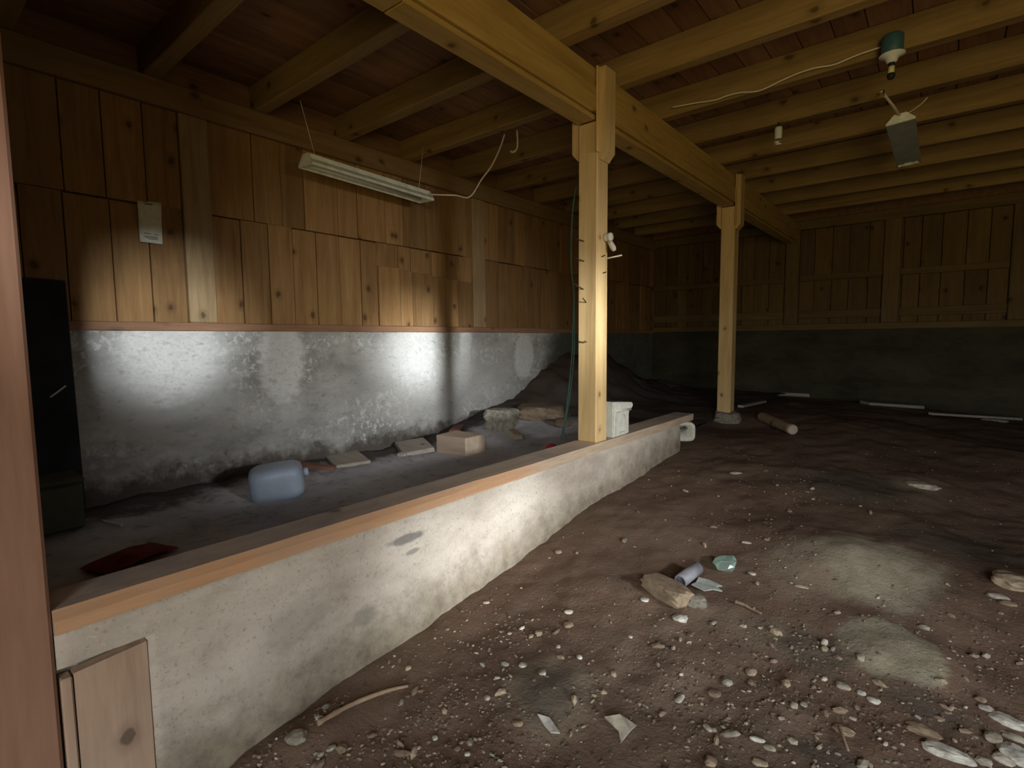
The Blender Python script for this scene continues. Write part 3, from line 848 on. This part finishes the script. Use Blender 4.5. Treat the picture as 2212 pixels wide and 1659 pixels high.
# feed cord of the first fixture
o = tube('feed_cord', [p_-Vector(fx1.location) for p_ in (pt(925, 420, y=3.38), pt(955, 421, y=3.42), pt(985, 422, y=3.50), pt(1015, 425, y=3.55), pt(1040, 388, y=3.60), pt(1062, 358, y=3.62), pt(1080, 320, y=3.64), pt(1090, 290, y=3.645))], .007, M['cable']); o.parent = fx1; o.matrix_parent_inverse = fx1.rotation_euler.to_matrix().to_4x4().inverted()
o = tube('hook_cord', [pt(1117, 290, y=3.56)+Vector((0, 0, .03)), pt(1118, 305, y=3.56), pt(1117, 320, y=3.56), pt(1110, 328, y=3.56), pt(1103, 327, y=3.56)], .008, M['cable'])
tag(o, 'short white cord end hooked below a joist above the left bay', 'cord')
# surface cable on the third joist
wp = [pt(*p, y=4.195) for p in ((1452, 232), (1500, 223), (1545, 216), (1570, 207), (1600, 200), (1640, 196), (1690, 173), (1725, 158), (1760, 147), (1800, 140), (1830, 128), (1860, 116), (1905, 101))]
o = tube('ceiling_cable', wp, .0055, M['cable']); tag(o, 'loose white cable wandering along a joist to the blue junction box', 'cable')
# junction box with porcelain lampholder
jc = pt(1928, 98, y=4.15)
je = empty('lampholder', jc); tag(je, 'blue junction box with white porcelain lampholder under the right-hand joist', 'lampholder')
vs, fs = lathe_geo([(.0, -.055), (.052, -.055), (.058, -.045), (.058, .05), (.05, .06), (.0, .06)], 24)
mobj('junction_box', vs, fs, M['bluebox'], je, jc, True)
vs, fs = lathe_geo([(.0, -.105), (.022, -.105), (.030, -.095), (.034, -.075), (.068, -.062), (.070, -.056), (.0, -.055)][::1], 24)
ph = mobj('porcelain_holder', vs, fs, M['porcelain'], je, jc, True)
vs, fs = lathe_geo([(.0, -.125), (.017, -.125), (.019, -.104), (.0, -.104)], 14)
mobj('socket_ring', vs, fs, M['black'], None, (0, 0, 0), True).parent = ph
vs, fs = lathe_geo([(.0, -.165), (.016, -.165), (.018, -.126), (.0, -.126)], 14)
mobj('bulb_cap', vs, fs, M['brass'], None, (0, 0, 0), True).parent = ph
vs, fs = lathe_geo([(.0, -.205), (.014, -.200), (.022, -.185), (.022, -.17), (.016, -.166), (.0, -.166)], 14)
mobj('plug', vs, fs, M['black'], je, jc, True)
# socket hanging under the fourth joist
sc_ = pt(1682, 278, y=4.95)
se = empty('bulb_socket', sc_); tag(se, 'small white lamp socket with glassy end hanging below a joist, mid-ceiling', 'lampholder')
vs, fs = lathe_geo([(.0, -.085), (.026, -.085), (.028, -.07), (.030, .0), (.026, .012), (.0, .012)], 18); mobj('socket', vs, fs, M['porcelain'], se, sc_, True)
vs, fs = lathe_geo([(.0, -.125), (.024, -.122), (.027, -.112), (.027, -.086), (.0, -.086)], 18); mobj('bulb_end', vs, fs, M['clear'], se, sc_, True)
vs, fs = lathe_geo([(.0, -.132), (.024, -.130), (.026, -.124), (.0, -.123)], 18); mobj('rim', vs, fs, M['porcelain'], se, sc_, True)
tube('stem', [sc_+Vector((0, 0, .012)), sc_+Vector((0, .0, .05))], .006, M['black'], se, n=6, sm=False)

# paper note on the left wall
ne = empty('paper_note', (XL-.005, 1.27, 2.18)); tag(ne, 'pale paper notice pinned to the boarded left wall', 'notice')
cs = [pt(296, 433, x=XL+.002), pt(348, 437, x=XL+.004), pt(351, 528, x=XL+.022), pt(302, 522, x=XL+.016)]
N = 8; vs = []; fs = []
for j in range(N+1):
    for i in range(N+1):
        a = cs[0].lerp(cs[1], i/N).lerp(cs[3].lerp(cs[2], i/N), j/N)
        vs.append(a+Vector((.008*math.sin(j/N*PI)*math.sin(i/N*PI)+.003*math.sin(i*1.7+j), 0, 0)))
for j in range(N):
    for i in range(N):
        a = j*(N+1)+i; fs.append((a, a+N+1, a+N+2, a+1))
o = mobj('sheet', [v-cs[0] for v in vs], fs, M['paper'], ne, cs[0], True)
sm_ = o.modifiers.new('t', 'SOLIDIFY'); sm_.thickness = .0015; sm_.offset = 0
# faded unreadable print: short bars of ink near the foot of the sheet
for k, (u0, u1, v0, dv) in enumerate(((.18, .50, .775, .018), (.62, .82, .79, .014), (.16, .78, .845, .016), (.22, .80, .875, .016), (.36, .78, .905, .014), (.30, .62, .06, .03))):
    def S_(u, v): return cs[0].lerp(cs[1], u).lerp(cs[3].lerp(cs[2], u), v)+Vector((.008*math.sin(v*PI)*math.sin(u*PI)+.0052, 0, 0))
    q4 = [S_(u0, v0), S_(u1, v0), S_(u1, v0+dv), S_(u0, v0+dv)]
    mobj('print_line', [v-q4[0] for v in q4], [(3, 2, 1, 0)], M['ink'], ne, q4[0])

# ------------------------------------------------------------------ things in the left bay
def place_box(name, label, cat, corner, sx, sy, sz, rz, mat, fn=HL, wob=.004, sink=.01, bev=.006, seed=1, tilt=(0, 0)):
    p = cast(*corner, fn)
    bm = box_bm(sx, sy, sz, bev, wob, random.Random(seed))
    o = bm_obj(name, bm, mat, None, p+Vector((0, 0, sz/2-sink)))
    o.rotation_euler = (tilt[0], tilt[1], rz); tag(o, label, cat); return o
place_box('wood_block', 'thick cut block of wood standing on the slab near the middle post', 'block', (996, 976), .37, .29, .18, R(4), M['blockwood'], wob=.006)
place_box('wood_offcut', 'flat grey board lying beside the thick cut wood block', 'board', (895, 968), .30, .42, .045, R(62), M['flatwood'], seed=3, tilt=(R(4), R(-5)))
place_box('wood_offcut', 'flat pale board lying in the dirt along the left wall behind the canister', 'board', (748, 996), .30, .46, .05, R(72), M['flatwood'], seed=4, tilt=(R(3), 0))
place_box('wood_strip', 'reddish narrow strip of wood lying between canister and flat board', 'strip', (672, 1012), .09, .40, .05, R(-55), M['redwood'], seed=5, tilt=(R(-5), 0))
place_box('wood_strip', 'long pale strip of wood lying in front of the stacked slab stones', 'strip', (1112, 941), .09, .36, .05, R(50), M['blockwood'], seed=6)
place_box('wood_strip', 'brown board lying at the wall foot behind the thick cut block', 'strip', (990, 925), .12, .62, .04, R(38), M['redwood'], seed=7)
# canister
cp = cast(600, 1072, HL)
ce = empty('canister', cp); tag(ce, 'milky white plastic canister lying on the dusty slab', 'canister')
bm = bmesh.new(); bmesh.ops.create_uvsphere(bm, u_segments=32, v_segments=20, radius=1.0)
for v in bm.verts:
    c = v.co; k = (abs(c.x)**5+abs(c.y)**5+abs(c.z)**5)**(-1/5)
    v.co = Vector((c.x*k*.175, c.y*k*.13, c.z*k*.12))
o = bm_obj('body', bm, M['bucket'], ce, cp+Vector((0, 0, .105)), True); o.rotation_euler = (R(4), R(-5), R(62))
vs, fs = lathe_geo([(.0, 0), (.03, 0), (.03, .03), (.026, .035), (.0, .035)], 16)
o = mobj('screw_cap', vs, fs, M['bucket'], ce, cp+Vector((.075, .155, .15)), True); o.rotation_euler = (R(-80), 0, R(-28))
# red lid, maroon rag
cp = cast(1190, 968, HL)
vs, fs = lathe_geo([(.0, 0), (.05, 0), (.052, .02), (.045, .035), (.0, .038)], 20)
o = mobj('lid', vs, fs, M['red'], None, cp+Vector((0, 0, .0)), True); tag(o, 'small bright red lid on the slab just behind the cap plank', 'lid')
cp = cast(285, 1212, HL)
vs, fs = [], []
for j in range(9):
    for i in range(9):
        x_, y_ = (i/8-.5)*.22, (j/8-.5)*.34
        h = .05*max(0, math.cos(x_*9))*max(0, math.cos(y_*7))+.012*noise.noise(Vector((x_*20, y_*20, 3)))+.006
        vs.append((x_, y_, h))
for j in range(8):
    for i in range(8): a = j*9+i; fs.append((a, a+1, a+10, a+9))
o = mobj('rag', vs, fs, M['maroon'], None, cp, True); o.rotation_euler = (0, 0, R(20)); tag(o, 'crumpled dark maroon rag beside the near end of the cap plank', 'cloth')
# masonry rubble at the far end of the left wall
for (nm, px, py, sz, mt, sd, rz, lb) in (
        ('slab_stone', 1168, 898, (.62, .60, .19), 'tanstone', 11, .6, 'big flat tan slab of stone propped at the foot of the left wall'),
        ('masonry_block', 1085, 922, (.40, .32, .30), 'palestone', 12, .5, 'squarish mortar-grey masonry block fallen from the left wall'),
        ('rubble_stone', 868, 985, (.10, .07, .05), 'palestone', 13, .9, 'pale stone chip beside the flat grey board'),
        ('rubble_stone', 1215, 920, (.20, .18, .12), 'brownstone', 14, .3, 'brown stone half hidden behind the green twine'),
        ('rubble_stone', 690, 975, (.12, .10, .08), 'palestone', 15, .1, 'pinkish stone lying in the dirt under the left wall'),
        ('rubble_stone', 1070, 928, (.05, .04, .04), 'whitestone', 16, .1, 'tiny white stone at the end of the pale wood strip')):
    o = rock(nm, cast(px, py, HL), sz, M[mt], sd, rz, .25, boxy=.8 if sz[0] > .3 else .2, amp=.12); tag(o, lb, 'stone')
# dark panel and olive box in the shadow behind the near post
pe = empty('leaning_panel', (XL+.1, .55, .45)); tag(pe, 'dark panel leaning against the left wall behind the near post', 'panel')
bm = box_bm(.03, .42, 1.45, .004, .01, random.Random(2))
o = bm_obj('sheet', bm, M['tarp'], pe, (XL+.13, .56, 1.16)); o.rotation_euler = (0, R(-3), 0)
tube('strap', [pt(108, 858, x=XL+.17), pt(125, 846, x=XL+.17), pt(142, 833, x=XL+.17)], .006, M['cable'], pe, n=6)
bx = empty('storage_box', (-3.95, .62, .43)); tag(bx, 'dull olive box on the slab below the dark leaning panel', 'box')
box('body', -4.05, -3.80, .40, .71, .43, .70, M['olive'], bx, bev=.015)
box('lid', -4.06, -3.79, .39, .72, .70, .735, M['olive'], bx, bev=.01)
o = tube('straw', [cast(222, 1128, HL)+Vector((0, 0, .012)), cast(243, 1134, HL)+Vector((0, 0, .014)), cast(264, 1138, HL)+Vector((0, 0, .010))], .006, M['cable']); tag(o, 'thin pale straw lying on the dark slab near the front post', 'straw')

# ------------------------------------------------------------------ debris on the earth floor
def lay(px, py, dz=0): p = cast(px, py); return Vector((p.x, p.y, HG(p.x, p.y)+dz))
# chunky brick-like timber offcut
o = rock('broken_brick', lay(1440, 1292), (.29, .14, .085), M['tanstone'], 71, R(-24), .18, boxy=.9, amp=.08); tag(o, 'broken tan brick with pale worn edge lying on the earth', 'brick')
o = rock('brick_fragment', lay(1503, 1312), (.10, .09, .06), M['greystone'], 22, R(30), .3, boxy=.4); tag(o, 'grey crumbling fragment touching the broken tan brick', 'brick')
# grey pipe stub
a = lay(1468, 1272, .03); b = lay(1507, 1240, .03)
pe = empty('pipe_stub', (a+b)/2); tag(pe, 'short grey plastic pipe stub lying beside the broken tan brick', 'pipe')
d = (b-a).normalized()
vs, fs = lathe_geo([(.026, -.085), (.033, -.085), (.033, .085), (.026, .085)], 20); fs = fs[:-2]
for k in range(20): fs.append((3*20+k, 3*20+(k+1) % 20, (k+1) % 20, k))
o = mobj('tube', vs, fs, M['pipe'], pe, (a+b)/2, True); o.rotation_euler = d.to_track_quat('Z', 'Y').to_euler()
# plastic scrap and glass
def scrap(name, px, py, outline, mat, label, cat, th=.006, tilt=(0, 0), rz=0):
    n = len(outline); p = lay(px, py, .012)
    vs = [(x, y, .006*math.sin(x*60+y*40)) for x, y in outline]+[(x, y, th+.006*math.sin(x*60+y*40)) for x, y in outline]
    fs = [tuple(range(n-1, -1, -1)), tuple(range(n, 2*n))]+[(i, (i+1) % n, (i+1) % n+n, i+n) for i in range(n)]
    o = mobj(name, vs, fs, mat, None, p); o.rotation_euler = (tilt[0], tilt[1], rz); tag(o, label, cat); return o
scrap('plastic_scrap', 1524, 1270, [(-.07, -.03), (-.01, -.05), (.03, -.035), (.075, -.03), (.05, .0), (.08, .02), (.02, .045), (-.03, .05), (-.045, .01)], M['scrap'], 'crumpled pale plastic scrap next to the grey pipe stub', 'scrap', tilt=(R(8), R(5)), rz=R(25))
gp = lay(1566, 1224)
bm = rock_bm(.065, .05, .035, 5, 2, .35, boxy=.5)
o = bm_obj('glass_shard', bm, M['glass'], None, gp+Vector((0, 0, .022))); o.rotation_euler = (R(10), R(-8), R(30)); tag(o, 'pale green chunk of broken glass on the earth floor', 'glass')
# named larger stones: px, py, width px, height px, material, label
ST = [
 (1468, 1338, 34, 26, 'whitestone', 'bright white stone just in front of the broken tan brick'),
 (1393, 1303, 18, 14, 'whitestone', 'small white stone at the left end of the broken brick'),
 (1624, 1240, 18, 12, 'palestone', 'pale chip right of the green glass chunk'),
 (1731, 1266, 28, 10, 'palestone', 'flat pale stone at the edge of the grey sand heap'),
 (1612, 1173, 22, 9, 'palestone', 'flat pale stone beyond the green glass chunk'),
 (1656, 1166, 12, 10, 'tanstone', 'round pinkish pebble beyond the green glass chunk'),
 (1590, 1027, 26, 12, 'palestone', 'pale oval stone on bare earth below the far post'),
 (1666, 1361, 10, 9, 'whitestone', 'single white pebble left of the grey sand slab'),
 (2190, 1266, 84, 58, 'tanstone', 'large tan rock cut by the right edge of the frame'),
 (2154, 1288, 40, 22, 'palestone', 'pale oblong stone left of the large tan rock'),
 (2176, 1306, 34, 20, 'tanstone', 'tan stone in front of the large tan rock'),
 (1858, 1428, 16, 22, 'palestone', 'upright pale stone at the left corner of the grey sand slab'),
 (1820, 1492, 28, 20, 'palestone', 'round pale stone left of two white chips'),
 (1860, 1503, 18, 15, 'whitestone', 'round white stone below the grey sand slab'),
 (1886, 1518, 26, 18, 'whitestone', 'angular white chip right of the round white stone'),
 (1714, 1534, 18, 18, 'palestone', 'left stone of a touching pale pair'),
 (1736, 1530, 16, 14, 'palestone', 'right stone of a touching pale pair'),
 (1622, 1452, 24, 20, 'tanstone', 'tan stone in the gravel between brick and frame bottom'),
 (1570, 1477, 26, 24, 'greystone', 'grey angular stone left of the tan gravel stone'),
 (1543, 1499, 32, 22, 'brownstone', 'brown angular stone half sunk in dark gravel'),
 (1822, 1586, 42, 24, 'tanstone', 'smooth tan oval stone alone on brown earth'),
 (1992, 1586, 72, 32, 'tanstone', 'long flat orange-brown stone near the frame bottom right'),
 (2132, 1527, 32, 20, 'whitestone', 'white chip above the cluster of large pale stones'),
 (2118, 1504, 22, 22, 'tanstone', 'pinkish stone touching the white chip at lower right'),
 (2176, 1556, 62, 32, 'whitestone', 'long white stone topmost in the lower right cluster'),
 (2144, 1592, 34, 30, 'palestone', 'pinkish pale stone left in the lower right cluster'),
 (2190, 1588, 46, 22, 'palestone', 'flat pale stone in the middle of the lower right cluster'),
 (2192, 1624, 60, 50, 'whitestone', 'biggest white stone in the lower right cluster'),
 (2166, 1634, 40, 34, 'palestone', 'rounded pale stone left of the biggest white stone'),
 (2126, 1648, 30, 24, 'palestone', 'small pale stone beside the long white slab'),
 (2045, 1638, 92, 36, 'whitestone', 'long white speckled slab of stone at the frame bottom right'),
 (1535, 1648, 28, 30, 'tanstone', 'triangular brown stone at the frame bottom'),
 (1642, 1650, 32, 18, 'tanstone', 'flat tan stone at the frame bottom right of the triangular one'),
 (1636, 1607, 30, 12, 'whitestone', 'long white chip pointing down to the frame bottom'),
 (1662, 1622, 26, 16, 'palestone', 'pale stone at the tip of the long white chip'),
 (1118, 1572, 24, 14, 'tanstone', 'yellowish tan stone left of the white flakes'),
 (1130, 1434, 18, 16, 'palestone', 'pale round pebble on the dark earth near the low wall'),
 (1252, 1421, 13, 13, 'whitestone', 'bright white pebble on dark earth, centre foreground'),
 (1206, 1401, 9, 10, 'whitestone', 'tiny white pebble left of the bright white pebble'),
 (1228, 1325, 22, 14, 'palestone', 'pale pebble in the short line left of the broken brick'),
 (1228, 1354, 24, 18, 'tanstone', 'tan pebble in the short line left of the broken brick'),
 (1206, 1194, 16, 14, 'tanstone', 'pinkish pebble fallen at the foot of the low wall'),
 (1050, 1303, 16, 9, 'palestone', 'pale flat chip below the low wall'),
 (1990, 1048, 62, 26, 'palestone', 'pale flat rock lying in the gloom before the far wall'),
 (2148, 911, 44, 14, 'palestone', 'pale curved stone near the far wall at right'),
 (1052, 1512, 14, 14, 'palestone', 'pale pebble right of the long stick'),
 (640, 1598, 46, 34, 'greystone', 'crumbly grey clod near the bottom of the low wall'),
 (1010, 1634, 14, 12, 'whitestone', 'white pebble at the frame bottom left of centre'),
 (940, 1600, 12, 12, 'whitestone', 'lone white pebble below the stick'),
]
for k, (px, py, w, h, mt, lb) in enumerate(ST):
    p = lay(px, py)
    dist = float(np.dot(RM[2], np.array(p)-CAM))
    ww = w/F*dist; hh = h/F*dist
    # a stone seen at a slant: its image height mixes depth and thickness
    dep = max(hh*1.15, ww*.45); th = max(hh*.55, .012)
    ang = math.atan2(p.y, p.x)-PI/2
    o = rock('rock', p, (ww, dep, th), M[mt], 100+k, ang, .3, sub=2 if w < 40 else 3, amp=.28, boxy=.25); tag(o, lb, 'rock')
# flakes
scrap('flake', 1340, 1582, [(-.06, .02), (-.01, .045), (.05, .035), (.035, .0), (.01, -.05), (-.005, -.01)], M['palestone'], 'thin pale triangular flake of stone on the gravel', 'flake', .006, (R(12), R(8)), R(20))
scrap('flake', 1187, 1566, [(-.055, .015), (-.01, .02), (.05, -.02), (.02, -.03), (-.02, -.008)], M['whitestone'], 'thin white sliver left of the triangular flake', 'flake', .006, (R(8), R(5)), R(10))
# sticks
def stick(name, pxs, r, mat, label, r1=None, dz=.012):
    pts_ = [lay(x, y, dz) for x, y in pxs]
    o = tube(name, pts_, r, mat, None, 8, True, r1, .15); tag(o, label, 'stick'); return o
stick('stick', [(686, 1570), (740, 1541), (790, 1517), (840, 1502), (882, 1490)], .010, M['log'], 'long bent pale stick lying along the foot of the low wall', .006)
stick('twig', [(1588, 1306), (1608, 1312), (1622, 1318), (1645, 1330)], .009, M['log'], 'short pale forked twig right of the broken brick', .004)
stick('twig', [(1812, 1578), (1822, 1610), (1832, 1632)], .006, M['log'], 'thin dark twig below the smooth tan oval stone', .004)
# log near second post
a = lay(1645, 910, .05); b = lay(1712, 942, .05)
le = empty('log', (a+b)/2); tag(le, 'short round grey log lying right of the far post', 'log')
vs, fs = tube_geo([a-(a+b)/2, (a*.6+b*.4)-(a+b)/2, b-(a+b)/2], .055, 14, True, .05, .05)
mobj('trunk', vs, fs, M['log'], le, (a+b)/2, True)
vs, fs = tube_geo([b-(a+b)/2-(b-a)*.002, b-(a+b)/2+(b-a).normalized()*.004], .044, 14, False)
mobj('cut_end', vs, fs, M['flatwood'], le, (a+b)/2)
# boards on the far floor
def floor_board(name, label, p0, p1, w, th, mat, z=.03):
    a = lay(*p0, z); b = lay(*p1, z); c = (a+b)/2; d = b-a
    bm = box_bm(d.length, w, th, .004, .006, random.Random(3))
    o = bm_obj(name, bm, mat, None, c); o.rotation_euler = d.to_track_quat('X', 'Z').to_euler(); tag(o, label, 'board')
floor_board('long_board', 'long pale board lying on the ground before the far wall, behind the far post', (1598, 851), (1750, 860), .10, .05, M['flatwood'], .04)
floor_board('long_board', 'dull greenish board lying on the far ground toward the right', (1868, 876), (1985, 884), .22, .04, M['flatwood'], .03)
floor_board('long_board', 'thin weathered lath on the far ground at the right edge', (2010, 900), (2205, 910), .05, .03, M['flatwood'], .03)
floor_board('short_board', 'short broken lath lying right of the far post', (1600, 884), (1650, 872), .07, .03, M['flatwood'], .03)

# ------------------------------------------------------------------ pebbles: nearest ones singly, the rest as gravel
rng = random.Random(77)
bpy.context.view_layer.update()
KEEP = []
for o in list(C.objects):
    if o.type == 'MESH' and (o.get('category') in ('rock', 'brick', 'scrap', 'glass', 'flake', 'stick', 'board') or (o.parent and o.parent.get('category') in ('pipe', 'log'))):
        bb = [o.matrix_world @ Vector(c) for c in o.bound_box]
        KEEP.append((min(b.x for b in bb)-.008, max(b.x for b in bb)+.008, min(b.y for b in bb)-.008, max(b.y for b in bb)+.008))
def taken(x, y): return any(a < x < b and c < y < d for a, b, c, d in KEEP)
def in_view(x, y, z, mg=20):
    c = RM @ (np.array([x, y, z])-CAM)
    if c[2] < .3: return None
    px, py = W/2+F*c[0]/c[2], H/2+F*c[1]/c[2]
    return (px, py, c[2]) if -mg < px < W+mg and -mg < py < H+mg*2 else None
pm = []
for s in range(10):
    bm = rock_bm(.5, .5*rng.uniform(.6, .9), .5*rng.uniform(.4, .65), 300+s, 2 if s < 4 else 1, .32, boxy=.3)
    me = bpy.data.meshes.new('pebble'); bm.to_mesh(me); bm.free()
    me.materials.append([M['palestone'], M['tanstone'], M['greystone'], M['tanstone'], M['brownstone']][s % 5]); pm.append(me)
def dens(x, y, px, py):
    """more gravel in the lower right and in a strip towards the middle, little on the bare trodden earth"""
    d = .05+.95*sstep(1230, 1560, py)*(.40+.60*sstep(900, 1500, px))
    d += .22*sstep(1560, 1660, px)*sstep(1010, 1060, py)*sstep(1800, 1740, px)
    d += .22*sstep(1250, 1000, px)*sstep(1250, 1400, py)
    for (lx, ly, r, a) in LUMPS[:3]:
        if (x-lx)**2+(y-ly)**2 < (r*.8)**2: d *= .12
    d *= sstep(2700, 2100, px)*(.3+1.4*max(0, .5+.9*fbm(x*1.8, y*1.8, 50)))
    return d
n = 0
while n < 280:
    x = rng.uniform(-1.78, .35); y = .5+4.0*rng.random()**1.7
    v = in_view(x, y, H0(x, y))
    if not v or rng.random() > dens(x, y, v[0], v[1]) or taken(x, y): continue
    s = .013+.034*rng.random()**2.3
    o = bpy.data.objects.new('pebble', pm[rng.randrange(10)])
    o.location = (x, y, HG(x, y)+s*.10); o.scale = (s*rng.uniform(.9, 1.5), s, s)
    o.rotation_euler = (rng.uniform(-.3, .3), rng.uniform(-.3, .3), rng.uniform(0, 6.28))
    C.objects.link(o)
    tag(o, 'small loose pebble, one of many strewn over the dark earth floor', 'pebble', 'pebbles strewn on the earth floor'); n += 1
bm = bmesh.new(); bmesh.ops.create_icosphere(bm, subdivisions=1, radius=.5)
base = np.array([v.co[:] for v in bm.verts]); bf = np.array([[v.index for v in f.verts] for f in bm.faces]); bm.free()
nr = np.random.default_rng(5); V = []; Fc = []; n = 0; tries = 0
while n < 12000 and tries < 300000:
    tries += 1
    x = rng.uniform(-1.80, 1.3); y = .25+5.7*rng.random()**1.9
    v = in_view(x, y, H0(x, y), 450)
    if not v or rng.random() > dens(x, y, v[0], v[1])*1.1 or taken(x, y): continue
    s = .0035+.011*rng.random()**2
    b = base*(1+nr.uniform(-.3, .3, (len(base), 1)))*np.array([s*rng.uniform(.9, 1.7), s, s*.6])
    a = rng.uniform(0, 6.28); ca, sa = math.cos(a), math.sin(a)
    b = b@np.array([[ca, sa, 0], [-sa, ca, 0], [0, 0, 1]])+np.array([x, y, HG(x, y)+s*.08])
    V.append(b); Fc.append(bf+n*len(base)); n += 1
V = np.concatenate(V); Fc = np.concatenate(Fc)
o = mobj('gravel', V.tolist(), Fc.tolist(), M['gravel']); tag(o, 'fine gravel and grit littering the dark earth floor', 'gravel', kind='stuff')
